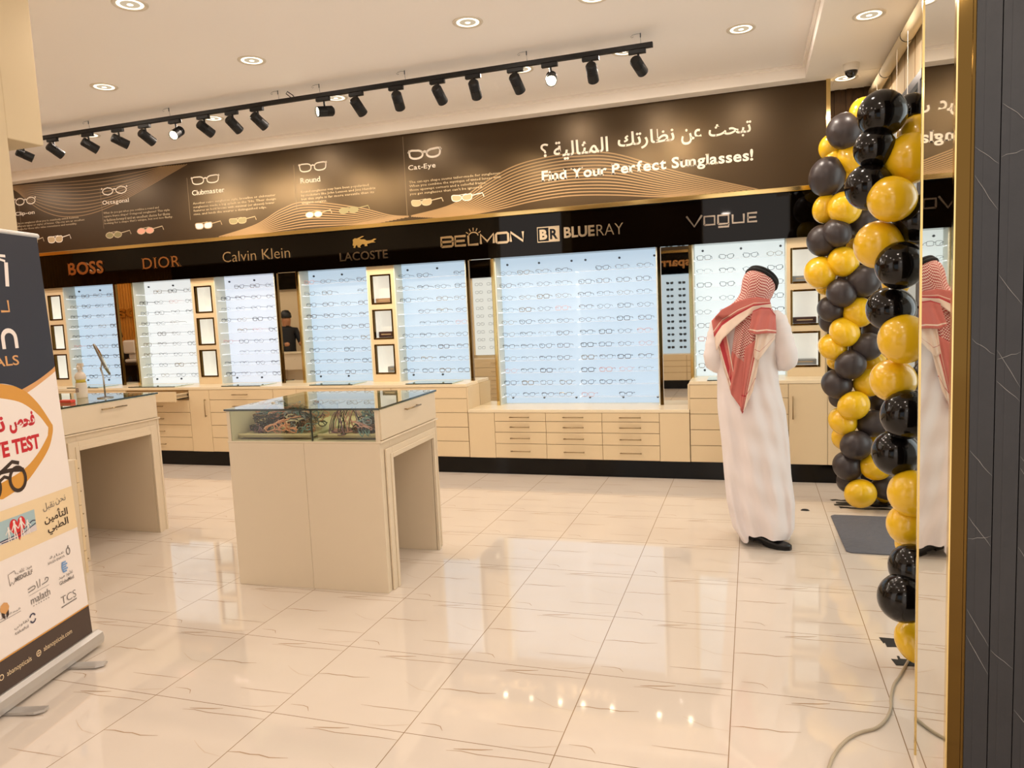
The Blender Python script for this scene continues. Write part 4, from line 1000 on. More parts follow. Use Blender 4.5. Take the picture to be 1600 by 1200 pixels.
# ================================================================== balloons
BALLOONS=[(0,'k',0.643,0.62,2.379,0.107,0.103),(0,'k',0.79,0.8,2.414,0.078,0.081),(0,'g',0.805,0.71,2.287,0.096,0.093),(0,'g',0.754,0.62,2.178,0.111,0.111),(0,'k',0.614,0.62,2.236,0.095,0.087),(0,'k',0.592,0.62,2.074,0.107,0.101),(0,'g',0.669,0.53,2.003,0.106,0.096),(0,'k',0.792,0.62,1.916,0.111,0.111),(0,'g',0.631,0.62,1.82,0.108,0.105),(0,'k',0.703,0.53,1.72,0.104,0.102),(0,'k',0.682,0.62,1.534,0.114,0.099),(0,'g',0.72,0.53,1.404,0.108,0.108),(0,'g',0.694,0.62,1.216,0.106,0.097),(0,'k',0.842,0.71,1.222,0.058,0.075),(0,'k',0.733,0.53,1.074,0.106,0.112),(0,'k',0.707,0.62,0.885,0.107,0.104),(0,'g',0.759,0.53,0.723,0.104,0.104),(0,'g',0.753,0.575,0.568,0.095,0.095),(0,'g',0.775,0.62,0.469,0.073,0.073),(0,'k',0.743,0.386,0.431,0.101,0.109),(0,'k',0.693,0.323,0.324,0.108,0.104),(0,'g',0.748,0.386,0.106,0.074,0.096),(0,'g',0.731,0.8,1.644,0.071,0.05),(1,'g',0.877,2.85,2.85,0.113,0.135),(1,'k',0.741,2.85,2.761,0.127,0.132),(1,'g',0.659,2.96,2.68,0.084,0.098),(1,'g',0.693,2.96,2.576,0.089,0.103),(1,'k',0.804,2.96,2.637,0.121,0.121),(1,'g',0.802,2.905,2.578,0.115,0.129),(1,'g',0.792,2.96,2.498,0.093,0.107),(1,'k',0.629,2.916,2.466,0.126,0.145),(1,'k',0.739,3.07,2.423,0.076,0.081),(1,'g',0.62,2.96,2.242,0.085,0.109),(1,'g',0.741,2.883,2.228,0.125,0.116),(1,'k',0.868,3.015,2.131,0.113,0.104),(1,'k',0.961,3.07,2.105,0.095,0.095),(1,'k',0.689,2.872,2.053,0.112,0.098),(1,'k',0.602,2.96,2.011,0.119,0.119),(1,'g',0.858,3.07,1.935,0.1,0.095),(1,'g',0.733,2.883,1.844,0.117,0.107),(1,'g',0.586,2.938,1.776,0.128,0.119),(1,'g',0.624,3.07,1.682,0.073,0.073),(1,'k',0.864,2.872,1.698,0.12,0.116),(1,'k',0.718,2.861,1.618,0.112,0.103),(1,'k',0.656,2.938,1.503,0.109,0.095),(1,'k',0.664,3.07,1.413,0.083,0.093),(1,'g',0.837,2.894,1.473,0.112,0.112),(1,'g',0.741,2.872,1.332,0.117,0.101),(1,'g',0.669,2.938,1.221,0.12,0.096),(1,'g',0.705,3.07,1.114,0.073,0.078),(1,'k',0.956,3.07,1.34,0.086,0.077),(1,'k',0.891,2.872,1.22,0.112,0.103),(1,'k',0.778,2.85,1.093,0.117,0.106),(1,'g',0.966,3.07,1.09,0.087,0.096),(1,'k',0.696,2.938,0.942,0.12,0.106),(1,'g',0.912,2.927,0.951,0.114,0.104),(1,'k',1.02,3.07,0.798,0.106,0.101),(1,'g',0.8,2.85,0.79,0.118,0.106),(1,'k',0.723,3.07,0.824,0.079,0.079),(1,'g',0.735,2.927,0.663,0.115,0.096),(1,'k',0.942,2.916,0.646,0.118,0.1),(1,'g',0.757,3.048,0.519,0.093,0.098),(1,'k',0.818,2.85,0.494,0.118,0.109),(1,'g',0.982,3.07,0.493,0.078,0.088),(1,'g',0.954,2.872,0.333,0.113,0.102),(1,'k',0.77,2.927,0.321,0.116,0.106),(1,'k',0.789,3.048,0.18,0.089,0.094),(1,'k',1.032,2.927,0.163,0.11,0.091),(1,'g',0.847,2.85,0.132,0.117,0.107),(1,'g',1.025,3.048,0.073,0.073,0.049)]
bp = {}
def balloon_proto(c, i):
    mt = {'g': 'gold_balloon', 'k': 'black_balloon' if i == 0 else 'grey_balloon'}[c]
    pr = [(0, 1.0)] + [(math.sin(PI * q / 14) ** .96 * (1 - .07 * (1 - math.cos(PI * q / 14)) / 2 * 2 * (q > 7) * ((q - 7) / 7)), math.cos(PI * q / 14)) for q in range(1, 14)] + [(.05, -1.02)]
    b = MB(); b.lathe(pr, (0, 0, 0), 28); o = b.build('balloon', mt, smooth=True)
    b = MB(); b.lathe([(.05, -1.01), (.035, -1.05), (.075, -1.10), (.06, -1.12), (0, -1.11)], (0, 0, 0), 10); b.build('knot', mt, o, smooth=True)
    return o
AX = {0: (.80, .62), 1: (.80, 3.05)}
cnt = {}
order = {}
for g in (0, 1):
    for c in 'gk':
        idx = sorted([k for k, q in enumerate(BALLOONS) if q[0] == g and q[1] == c], key=lambda k: -BALLOONS[k][4])
        for n_, k in enumerate(idx): order[k] = (n_, len(idx))
for k, (g, c, x, y, z, rx, rz) in enumerate(BALLOONS):
    if (c, g) not in bp: o = bp[(c, g)] = balloon_proto(c, g)
    else: o = dup(bp[(c, g)])
    rd = (rx + rz) / 2 * .96
    # knot points to the column's axis
    v = Vector((AX[g][0] + .18 - x, AX[g][1] + .05 - y, random.Random(k).uniform(-.05, .05)))
    qd = Vector((0, 0, -1)).rotation_difference(v.normalized())
    o.rotation_mode = 'QUATERNION'; o.rotation_quaternion = qd
    # screen-facing radii: vertical rz, horizontal rx
    ev = v.normalized(); along = rd
    o.scale = (rz if abs(qd.to_matrix()[2][0]) > abs(qd.to_matrix()[2][1]) else rx, rz if abs(qd.to_matrix()[2][1]) >= abs(qd.to_matrix()[2][0]) else rx, rd)
    o.location = (x, y, z)
    n_, tot = order[k]
    tag(o, '%s balloon, %s from the top among the %s balloons of the %s column' % ({'g': 'gold', 'k': 'black'}[c], ORD[n_], {'g': 'gold', 'k': 'black'}[c], ('near glossy', 'far')[g]), 'balloon', ('near balloon column', 'far balloon column')[g])
for k, (x, y) in ((1, (.98, 3.10)),):
    t = thing('balloon_stand', 'white pole glimpsed between the balloons of the far column', 'stand', (x, y, 0))
    b = MB(); b.tube([(x, y, .0), (x, y, 2.2)], .012, 10); b.build('pole', 'white_plastic', t)
    b = MB(); b.lathe([(0, 0.001), (.12, .001), (.12, .015), (0, .02)], (x, y, 0), 20); b.build('foot', 'black_metal', t)

# ================================================================== roll-up banner
E0 = Vector((-3.10, -.29, 0)); dS = Vector((.235, -.972, 0)); mA = Vector((-.972, -.235, 0)); uU = (mA * .07 + Vector((0, 0, 2.03))).normalized(); nN = dS.cross(uU).normalized()
if nN.dot(CAM - E0) < 0: nN = -nN
bf = lambda x, z, d=0.0: E0 - dS * x + uU * z + nN * (d + .012)          # x: 0 at the right edge, negative to the left
t = thing('rollup_banner', 'tall roll-up advertising banner with slate top and orange eye shape at the left', 'banner', E0 - dS * -.44)
def bpr(name, m, fn, parent=None):
    b = MB(); fn(b); return b.build(name, m, parent or t)
M['slate'] = mat('banner_slate', '#33353f', .45, spec=.35); M['b_white'] = mat('banner_white', '#f3e8e0', .45, spec=.35); M['b_gold'] = mat('banner_ochre', '#d99a3f', .45); M['b_gold2'] = mat('banner_orange', '#dca468', .45)
M['b_red'] = mat('banner_red', '#c8242f', .45); M['b_brown'] = mat('banner_brown', '#4a3a32', .45); M['b_beige'] = mat('banner_beige', '#efd6ad', .45); M['b_sky'] = mat('banner_sky', '#a9c3c9', .45); M['b_table'] = mat('banner_table', '#d9cfd0', .45)
M['b_grey'] = mat('banner_grey_ink', '#77706c', .45); M['b_blue'] = mat('banner_blue_ink', '#7fa6d6', .45); M['b_ink'] = mat('banner_dark_ink', '#3a2a22', .45); M['b_navy'] = mat('banner_navy_ink', '#3f4058', .45); M['heart'] = mat('banner_heart', '#d6262b', .45); M['alu'] = mat('aluminium', '#c9c6c2', .35, .6)
def base_fn(b):
    # rounded aluminium cassette
    pr = [(-.05, .015), (-.055, .04), (-.045, .07), (-.02, .083), (.02, .083), (.045, .07), (.05, .04), (.045, .015)]
    rows = []
    for x in (0.012, -.90): rows.append([E0 - dS * x + nN * u + Vector((0, 0, v)) for u, v in pr])
    b.grid(rows, closed=True); n = len(pr); b.f.append(tuple(range(n))); b.m.append(0); b.f.append(tuple(range(2 * n - 1, n - 1, -1))); b.m.append(0)
bpr('base', 'alu', base_fn)
for s in (-.22, -.62):
    def ft(b):
        c = E0 - dS * s
        P = [(-.19, -.025), (.17, -.025), (.20, -.005), (.20, .025), (-.19, .025)]; n = 5
        b.add([c + nN * u - dS * v + Vector((0, 0, .012)) for u, v in P] + [c + nN * u - dS * v + Vector((0, 0, .0008)) for u, v in P], [tuple(range(n)), tuple(range(2 * n - 1, n - 1, -1))] + [(q, (q + 1) % n, n + (q + 1) % n, n + q) for q in range(n)])
    bpr('foot', 'alu', ft)
bpr('top_bar', 'alu', lambda b: b.tube([bf(-.0, 2.058, -.012), bf(-.90, 2.058, -.012)], .014, 10))
bpr('pole', 'alu', lambda b: b.tube([E0 - dS * -.45 - nN * .03 + Vector((0, 0, .06)), bf(-.45, 2.05, -.03)], .008, 8))
def sheet(b):
    b.add([bf(x, z, d) for d in (0, -.0012) for x, z in ((-.87, .08), (-.018, .08), (-.018, 2.05), (-.87, 2.05))], [(0, 1, 2, 3), (7, 6, 5, 4), (0, 4, 5, 1), (1, 5, 6, 2), (2, 6, 7, 3), (3, 7, 4, 0)])
sh = bpr('banner_sheet', 'b_white', sheet)
e1, e2, e3 = .0006, .0012, .0018
def cur(P, n=6): return [(p.x, p.y) for p in smooth_pts([(x, z, 0) for x, z in P], n)]
slate_lo = cur([(-.018, 1.432), (-.057, 1.412), (-.15, 1.375), (-.253, 1.344)]) + cur([(-.253, 1.344), (-.30, 1.366), (-.36, 1.382), (-.44, 1.385), (-.52, 1.372), (-.62, 1.33), (-.74, 1.40), (-.87, 1.44)])
bpr('slate_top', 'slate', lambda b: b.flat(slate_lo + [(-.87, 2.05), (-.018, 2.05)], bf, e2), sh)
bpr('orange_stripe', 'b_gold2', lambda b: b.flat(cur([(-.018, 1.434), (-.057, 1.414), (-.15, 1.377), (-.253, 1.346)]) + cur([(-.233, 1.322), (-.15, 1.352), (-.056, 1.391), (-.018, 1.408)]), bf, e1), sh)
OUT = cur([(-.454, 1.395), (-.36, 1.38), (-.253, 1.347), (-.166, 1.27), (-.10, 1.17), (-.090, 1.146), (-.10, 1.11), (-.138, 1.048), (-.22, .98), (-.325, .917), (-.454, .885)], 5)
OUTF = OUT + [(-.908 - x, z) for x, z in reversed(OUT[1:-1])]
INN = cur([(-.454, 1.33), (-.372, 1.317), (-.265, 1.283), (-.177, 1.217), (-.128, 1.155), (-.123, 1.145), (-.130, 1.12), (-.141, 1.101), (-.217, 1.036), (-.314, .985), (-.454, .955)], 5)
INNF = INN + [(-.908 - x, z) for x, z in reversed(INN[1:-1])]
bpr('orange_eye', 'b_gold', lambda b: b.flat(OUTF, bf, e1 * 1.5), sh)
bpr('eye_opening', 'b_white', lambda b: b.flat(INNF, bf, e3), sh)
e4 = .0024
rev = lambda s: ''.join(reversed(s))
bpr('red_lettering', 'b_red', lambda b: (put_text(b, rev('\ufed3\ufea4\ufeba'), (-.36, -.202, 1.155, 1.24), bf, bold=.05, d=e4), put_text(b, rev('\ufee7\ufec8\ufeae'), (-.56, -.385, 1.15, 1.245), bf, bold=.03, d=e4),
    put_text(b, 'TEST', (-.360, -.190, 1.060, 1.130), bf, bold=.04, d=e4), put_text(b, 'EYE', (-.515, -.380, 1.060, 1.130), bf, bold=.04, d=e4)), sh)
def gl(b):
    for cx, cz, a, c in ((-.355, .952, .046, .052), (-.505, .945, .046, .052)):
        b.ribbon([(cx + a * math.cos(q * PI / 12), cz + c * math.sin(q * PI / 12)) for q in range(24)], .017, bf, e4, closed=True)
    b.ribbon([(-.46, .965), (-.43, .978), (-.40, .965)], .015, bf, e4)
    b.ribbon([(-.57, .995), (-.48, 1.003), (-.38, .998), (-.312, .985)], .018, bf, e4)
    b.ribbon([(-.315, .975), (-.325, 1.0), (-.375, 1.035), (-.44, .985), (-.52, .975)], .016, bf, e4) if False else None
    b.ribbon([(-.465, .992), (-.40, 1.022), (-.375, 1.034), (-.335, 1.02)], .017, bf, e4)
bpr('glasses_drawing', 'b_ink', gl, sh)
# logo on the slate top
def whitelogo(b):
    b.flat([(-.262, 1.812), (-.240, 1.812), (-.228, 1.92), (-.250, 1.92)], bf, e4)
    b.ribbon([(-.27, 1.948), (-.238, 1.948)], .012, bf, e4); b.ribbon([(-.275, 1.932), (-.243, 1.925)], .010, bf, e4)
bpr('white_lettering', 'b_white', whitelogo, sh)
def whitelogo(b):
    put_text(b, rev('\ufe91\ufe8e\ufee5'), (-.56, -.30, 1.80, 1.92), bf, bold=.02, d=e4)
    P = [(-.323, 1.533)] + [(-.323, 1.578)] + [(-.285 + .038 * math.cos(a), 1.580 + .034 * math.sin(a)) for a in [PI - PI * q / 10 for q in range(1, 10)]] + [(-.247, 1.578), (-.247, 1.533)]
    b.ribbon(P, .021, bf, e4)
    put_text(b, 'aba', (-.60, -.352, 1.53, 1.655), bf, bold=.0, d=e4)
bpr('white_lettering', 'b_white', whitelogo, sh)
def goldlogo(b):
    put_text(b, 'OPTICALS', (-.655, -.247, 1.457, 1.502), bf, bold=.012, d=e4)
bpr('gold_lettering', 'b_gold2', goldlogo, sh)
def goldlogo(b):
    b.ribbon([(-.262, 1.75), (-.262, 1.70), (-.31, 1.70)], .010, bf, e4)
    put_text(b, rev('\ufee8\ufec8\ufe8e\ufead\ufe8e\ufe95'), (-.60, -.325, 1.69, 1.76), bf, d=e4)
bpr('gold_lettering', 'b_gold2', goldlogo, sh)
# insurance strip
bpr('beige_strip', 'b_beige', lambda b: b.flat([(-.87, .628), (-.018, .628), (-.018, .837), (-.87, .837)], bf, e1), sh)
def photo(b):
    b.flat([(-.70, .695), (-.287, .695), (-.285, .793), (-.70, .793)], bf, e2, 0)
    b.flat([(-.70, .695), (-.287, .695), (-.287, .722), (-.42, .712), (-.70, .705)], bf, e3, 1)
    b.ribbon(cur([(-.60, .70), (-.50, .708), (-.42, .712), (-.35, .728), (-.31, .745), (-.288, .742)]), .005, bf, e4, 2); b.ribbon(cur([(-.50, .70), (-.40, .700), (-.34, .715), (-.288, .730)]), .004, bf, e4, 2)
bpr('photo_panel', ['b_sky', 'b_table', 'b_navy'], photo, sh)
def hrt(b):
    P = []
    for q in range(32):
        a = 2 * PI * q / 32; P.append((-.395 + .047 * (math.sin(a) ** 3), .742 + .0036 * (13 * math.cos(a) - 5 * math.cos(2 * a) - 2 * math.cos(3 * a) - math.cos(4 * a))))
    b.flat(P, bf, e4)
bpr('heart', 'heart', hrt, sh)
def fam(b):
    for cx, h0 in ((-.452, .055), (-.415, .072), (-.375, .074), (-.338, .055)):
        z0 = .700; s = h0 / .075
        b.flat([(cx + .007 * s * math.cos(q * PI / 6), z0 + h0 + .007 * s * math.sin(q * PI / 6)) for q in range(12)], bf, e4 + .0006)
        b.ribbon([(cx, z0 + h0 - .006 * s), (cx, z0 + h0 * .45)], .013 * s, bf, e4 + .0006)
        for q in (-1, 1): b.ribbon([(cx + q * .003, z0 + h0 * .48), (cx + q * .009 * s, z0 - .006)], .006 * s, bf, e4 + .0006); b.ribbon([(cx + q * .005 * s, z0 + h0 * .82), (cx + q * .019, z0 + h0 * .50)], .005 * s, bf, e4 + .0006)
bpr('paper_family', 'b_white', fam, sh)
bpr('dark_lettering', 'b_ink', lambda b: (put_text(b, rev('\ufe8d\ufedf\ufe98\ufe84\ufee3\ufef4\ufee6'), (-.233, -.073, .700, .756), bf, bold=.018, d=e4), put_text(b, rev('\ufe8d\ufedf\ufec4\ufe92\ufef2'), (-.220, -.077, .646, .700), bf, bold=.018, d=e4)), sh)
bpr('thin_lettering', 'b_grey', lambda b: (put_text(b, rev('\ufee7\ufea4\ufee6'), (-.145, -.075, .772, .808), bf, d=e4), put_text(b, rev('\ufee7\ufed8\ufe92\ufede'), (-.231, -.155, .762, .802), bf, d=e4)), sh)
# partner logos
def partner(b):
    put_text(b, 'SAUDI ENAYA', (-.25, -.135, .515, .527), bf, d=e4); put_text(b, rev('\ufecb\ufee8\ufe8e\ufef3\ufe94'), (-.235, -.135, .533, .55), bf, d=e4)
    b.ribbon([(-.108 + .012 * math.cos(q * PI / 8), .535 + .016 * math.sin(q * PI / 8)) for q in range(16)], .005, bf, e4, closed=True); b.ribbon([(-.106, .553), (-.104, .562)], .007, bf, e4)
bpr('partner_logo', 'b_grey', partner, sh)
def partner(b):
    put_text(b, 'MEDGULF', (-.455, -.350, .512, .532), bf, bold=.02, d=e4); put_text(b, rev('\ufee3\ufef4\ufeaa \ufecf\ufee0\ufed2'), (-.44, -.350, .537, .558), bf, d=e4)
    b.ribbon([(-.487, .505), (-.490, .556), (-.452, .562), (-.446, .545)], .003, bf, e4); b.ribbon([(-.487, .505), (-.475, .518), (-.468, .506), (-.458, .518)], .003, bf, e4)
bpr('partner_logo', 'b_grey', partner, sh)
def partner(b):
    put_text(b, rev('\ufecf\ufee0\ufeee\ufe91 \ufee3\ufef4\ufeaa'), (-.196, -.095, .418, .440), bf, d=e4); put_text(b, 'GlobeMed', (-.195, -.094, .394, .412), bf, bold=.01, d=e4)
bpr('partner_logo', 'b_grey', partner, sh)
def partner(b):
    put_text(b, 'malath', (-.384, -.262, .378, .412), bf, d=e4); b.ribbon([(-.39, .422), (-.262, .426)], .0015, bf, e4)
    b.ribbon(cur([(-.392, .438), (-.352, .442), (-.352, .455), (-.392, .452)]), .004, bf, e4); b.ribbon([(-.335, .470), (-.33, .436), (-.318, .44), (-.314, .472)], .004, bf, e4); b.ribbon(cur([(-.305, .442), (-.27, .446), (-.262, .458), (-.275, .464), (-.283, .455)]), .004, bf, e4)
    for q in range(7): b.ribbon([(-.375 + q * .016, .368), (-.369 + q * .016, .3685)], .004, bf, e4)
bpr('partner_logo', 'b_grey', partner, sh)
def partner(b):
    put_text(b, 'TCS', (-.200, -.095, .302, .338), bf, bold=-.01, d=e4); b.ribbon([(-.205, .289), (-.095, .292)], .005, bf, e4)
bpr('partner_logo', 'b_grey', partner, sh)
def partner(b):
    put_text(b, rev('\ufed7\ufef4\ufee4\ufe94 \ufe91\ufed8\ufef4\ufee4\ufe94'), (-.60, -.45, .385, .397), bf, d=e4); b.ribbon([(-.60, .377), (-.45, .378)], .002, bf, e4)
bpr('partner_logo', 'b_grey', partner, sh)
def partner(b):
    put_text(b, rev('\ufe97\ufed8\ufe8e\ufeed\ufee7\ufef2'), (-.50, -.412, .308, .328), bf, d=e4); put_text(b, 'takaful', (-.50, -.42, .288, .302), bf, d=e4)
bpr('partner_logo', 'b_grey', partner, sh)
def globe(b):
    for q in range(5): b.ribbon([(-.160, .492 - q * .011), (-.138 + (.012 if q in (1, 3) else .004), .492 - q * .011)], .008, bf, e4)
    b.ribbon([(-.158, .448), (-.164, .47), (-.158, .495)], .008, bf, e4)
bpr('globe_mark', 'b_blue', globe, sh)
def gem(b):
    c = (-.535, .425)
    b.flat([(c[0] + .026 * math.cos(q * PI / 4), c[1] + .026 * math.sin(q * PI / 4)) for q in range(8)], bf, e4, 0)
    b.flat([(c[0] - .02, c[1] - .012), (c[0] - .004, c[1] - .022), (c[0] - .004, c[1] - .046), (c[0] - .018, c[1] - .035)], bf, e4 + .0004, 1); b.flat([(c[0] + .02, c[1] - .012), (c[0] + .004, c[1] - .022), (c[0] + .004, c[1] - .046), (c[0] + .018, c[1] - .035)], bf, e4 + .0004, 1)
bpr('gem_mark', ['b_gold2', 'b_ink'], gem, sh)
bpr('ring_mark', 'b_navy', lambda b: (b.ribbon([(-.388 + .017 * math.cos(q * PI / 8), .318 + .020 * math.sin(q * PI / 8)) for q in range(1, 8)], .007, bf, e4), b.ribbon([(-.388 + .017 * math.cos(q * PI / 8), .318 + .020 * math.sin(q * PI / 8)) for q in range(9, 16)], .007, bf, e4)), sh)
bpr('brown_foot_strip', 'b_brown', lambda b: b.flat([(-.87, .082), (-.018, .082), (-.018, .222), (-.87, .212)], bf, e2), sh)
bpr('orange_line', 'b_gold', lambda b: b.ribbon([(-.87, .2155), (-.018, .2255)], .006, bf, e3), sh)
for tx_, bx_ in (('abanopticals.com', (-.352, -.160, .136, .166)), ('abanopticals', (-.575, -.430, .132, .162)), ('abanopticals', (-.80, -.66, .130, .160))): bpr('web_lettering', 'b_beige', lambda b: put_text(b, tx_, bx_, bf, d=e4), sh)
bpr('globe_icon', 'b_beige', lambda b: (b.ribbon([(-.384 + .013 * math.cos(q * PI / 8), .150 + .013 * math.sin(q * PI / 8)) for q in range(16)], .004, bf, e4, closed=True), b.ribbon([(-.397, .150), (-.371, .150)], .003, bf, e4), b.ribbon([(-.384, .163), (-.384, .137)], .003, bf, e4)), sh)
bpr('ring_icon', 'b_beige', lambda b: b.ribbon([(-.605 + .011 * math.cos(q * PI / 8), .150 + .011 * math.sin(q * PI / 8)) for q in range(16)], .004, bf, e4, closed=True), sh)

# ================================================================== people
def skin_obj(name, m, verts, edges, radii, root=0, sub=2, parent=None):
    me = bpy.data.meshes.new(name); me.from_pydata(verts, edges, [])
    o = bpy.data.objects.new(name, me); COL.objects.link(o)
    md = o.modifiers.new('skin', 'SKIN'); md.use_smooth_shade = True
    s2 = o.modifiers.new('sub', 'SUBSURF'); s2.levels = s2.render_levels = sub
    for i, r in enumerate(radii):
        r = r if isinstance(r, tuple) else (r, r)
        me.skin_vertices[0].data[i].radius = r; me.skin_vertices[0].data[i].use_root = (i == root)
    dg = bpy.context.evaluated_depsgraph_get()
    m2 = bpy.data.meshes.new_from_object(o.evaluated_get(dg))
    bpy.data.objects.remove(o); bpy.data.meshes.remove(me)
    b = MB(); b.merge(m2); bpy.data.meshes.remove(m2)
    return b
M['skin'] = mat('skin', '#a9744f', .5); M['thobe'] = mat('thobe_cotton', '#efe6e4', .75, bump=.05, bscale=25); M['hair'] = mat('hair_black', '#0d0b0a', .5); M['suit'] = mat('black_clothes', '#0e0d10', .7)

PX, PYc = .10, 2.03
per = thing('person', 'man seen from behind in a long white robe and red checked headscarf', 'person', (PX, PYc, 0))
# continuous body under the clothes
V = [(.11, 2.03, .98), (.11, 2.03, 1.12), (.10, 2.02, 1.28), (.10, 2.03, 1.42), (.125, 2.05, 1.53), (.135, 2.08, 1.60), (.145, 2.10, 1.68), (.145, 2.10, 1.74),
     (-.08, 2.03, 1.43), (-.145, 2.00, 1.20), (-.06, 2.24, 1.17), (.02, 2.36, 1.20), (.04, 2.40, 1.205),
     (.24, 2.03, 1.44), (.305, 1.99, 1.21), (.22, 2.22, 1.18), (.14, 2.35, 1.20), (.12, 2.39, 1.205),
     (.02, 2.04, .93), (.02, 2.06, .52), (.03, 2.07, .10), (.10, 2.10, .05), (.20, 2.02, .93), (.20, 2.0, .52), (.10, 1.965, .11), (.20, 1.905, .05)]
Ed = [(0, 1), (1, 2), (2, 3), (3, 4), (4, 5), (5, 6), (6, 7), (3, 8), (8, 9), (9, 10), (10, 11), (11, 12), (3, 13), (13, 14), (14, 15), (15, 16), (16, 17), (0, 18), (18, 19), (19, 20), (20, 21), (0, 22), (22, 23), (23, 24), (24, 25)]
Rr = [.13, .12, .12, .11, .055, .065, .085, .07, .055, .042, .036, .026, .03, .055, .042, .036, .026, .03, .085, .06, .04, .035, .085, .06, .04, .035]
base = len(V)
for hs, (wx, wy, wz), dx in ((1, (.04, 2.40, 1.205), 1), (-1, (.12, 2.39, 1.205), -1)):
    w0 = 12 if hs == 1 else 17
    for f in range(4):
        ox = (-.022 + .0145 * f)
        L = (.058, .068, .064, .05)[f]
        a = len(V)
        V += [(wx + ox, wy + .035, wz + .008), (wx + ox, wy + .035 + L * .5, wz + .012), (wx + ox, wy + .035 + L * .8, wz - .012)]
        Ed += [(w0, a), (a, a + 1), (a + 1, a + 2)]; Rr += [.009, .0085, .007]
    a = len(V); V += [(wx + dx * .03, wy + .015, wz + .02), (wx + dx * .036, wy + .05, wz + .03)]; Ed += [(w0, a), (a, a + 1)]; Rr += [.010, .008]
# nose and brow on the far side of the head, so the head reads as one
V += [(.165, 2.20, 1.66)]; Ed += [(6, len(V) - 1)]; Rr += [.018]
skin_obj('body', 'skin', V, Ed, Rr).build('body', 'skin', per, smooth=True)

# robe: lofted rings following the outline, with folds that grow downwards
def lerp(T, z):
    for i in range(len(T) - 1):
        if T[i][0] >= z >= T[i + 1][0]:
            u = (T[i][0] - z) / (T[i][0] - T[i + 1][0]); return [p + (q - p) * u for p, q in zip(T[i][1:], T[i + 1][1:])]
    return list(T[-1][1:] if z < T[-1][0] else T[0][1:])
PROF = [(1.565, .075, .195, .062, 2.05), (1.53, .03, .225, .075, 2.045), (1.50, -.05, .25, .088, 2.04), (1.46, -.115, .265, .105, 2.035), (1.40, -.135, .268, .125, 2.03), (1.30, -.135, .262, .142, 2.03), (1.18, -.128, .248, .145, 2.03), (1.05, -.130, .258, .15, 2.03), (.95, -.132, .278, .16, 2.03), (.88, -.130, .297, .165, 2.03), (.668, -.109, .318, .17, 2.03), (.451, -.095, .328, .175, 2.02), (.268, -.080, .350, .18, 2.01), (.10, -.045, .345, .185, 2.0), (.035, .0, .315, .18, 2.0)]
def robe_r(a, z):
    x0, x1, bb, yc = lerp(PROF, z); cx, aa = (x0 + x1) / 2, (x1 - x0) / 2
    k = max(0, min(1, (1.25 - z) / 1.1))
    f = .016 * k * math.sin(5 * a + 1.3 + 2.2 * z) + .010 * k * math.sin(9 * a - 3 * z) + .006 * math.sin(13 * a + 9 * z) * (.3 + k) + .004 * math.sin(31 * z + 3 * a)
    c, s = math.cos(a), math.sin(a)
    edge = abs(c) ** 3
    return (cx + aa * math.copysign(abs(c) ** .92, c) * (1 + f * (1 - edge) * .6), yc + (bb + f * 1.6) * math.copysign(abs(s) ** .95, s), z)
def hem(a):
    c, q = math.cos(a), math.sin(a)
    if q >= 0: return .03
    T = [(-1, .03), (-.8, .022), (-.62, .03), (-.5, .078), (-.1, .078), (.4, .068), (.8, .045), (1, .035)]
    for k in range(len(T) - 1):
        if T[k][0] <= c <= T[k + 1][0]:
            u = (c - T[k][0]) / (T[k + 1][0] - T[k][0]); h = T[k][1] + (T[k + 1][1] - T[k][1]) * u; break
    return .03 + (h - .03) * min(1, -q * 3)
rows = []; NZr = 64; NA = 88
for i in range(NZr + 1):
    u = i / NZr; row = []
    for j in range(NA):
        a = 2 * PI * j / NA; zl = hem(a); z = 1.565 + (zl - 1.565) * u
        p = robe_r(a, z)
        row.append(p)
    rows.append(row)
b = MB(); b.grid(rows, closed=True)
b.grid([[(p[0] * .985 + .135 * .015, p[1] * .985 + 2.0 * .015, p[2] + .002) for p in rows[-1]], rows[-1]], closed=True)
def sleeve(P, rads, seed):
    P = smooth_pts(P, 6); n = len(P); rs = []
    for q in range(n):
        u = q / (n - 1) * (len(rads) - 1); i = min(int(u), len(rads) - 2); rs.append(rads[i] + (rads[i + 1] - rads[i]) * (u - i) + .003 * math.sin(q * 1.9 + seed))
    b.tube(P, rs, 18)
sleeve([(-.055, 2.035, 1.475), (-.095, 2.03, 1.44), (-.125, 2.015, 1.34), (-.148, 1.995, 1.225), (-.118, 2.06, 1.185), (-.06, 2.22, 1.175), (.0, 2.33, 1.19)], [.055, .075, .070, .064, .064, .055, .045], 1)
sleeve([(.205, 2.035, 1.48), (.24, 2.03, 1.45), (.275, 2.01, 1.35), (.306, 1.99, 1.225), (.285, 2.06, 1.195), (.22, 2.22, 1.185), (.15, 2.33, 1.20)], [.055, .073, .070, .066, .066, .055, .045], 2)
b.build('robe', 'thobe', per, smooth=True)
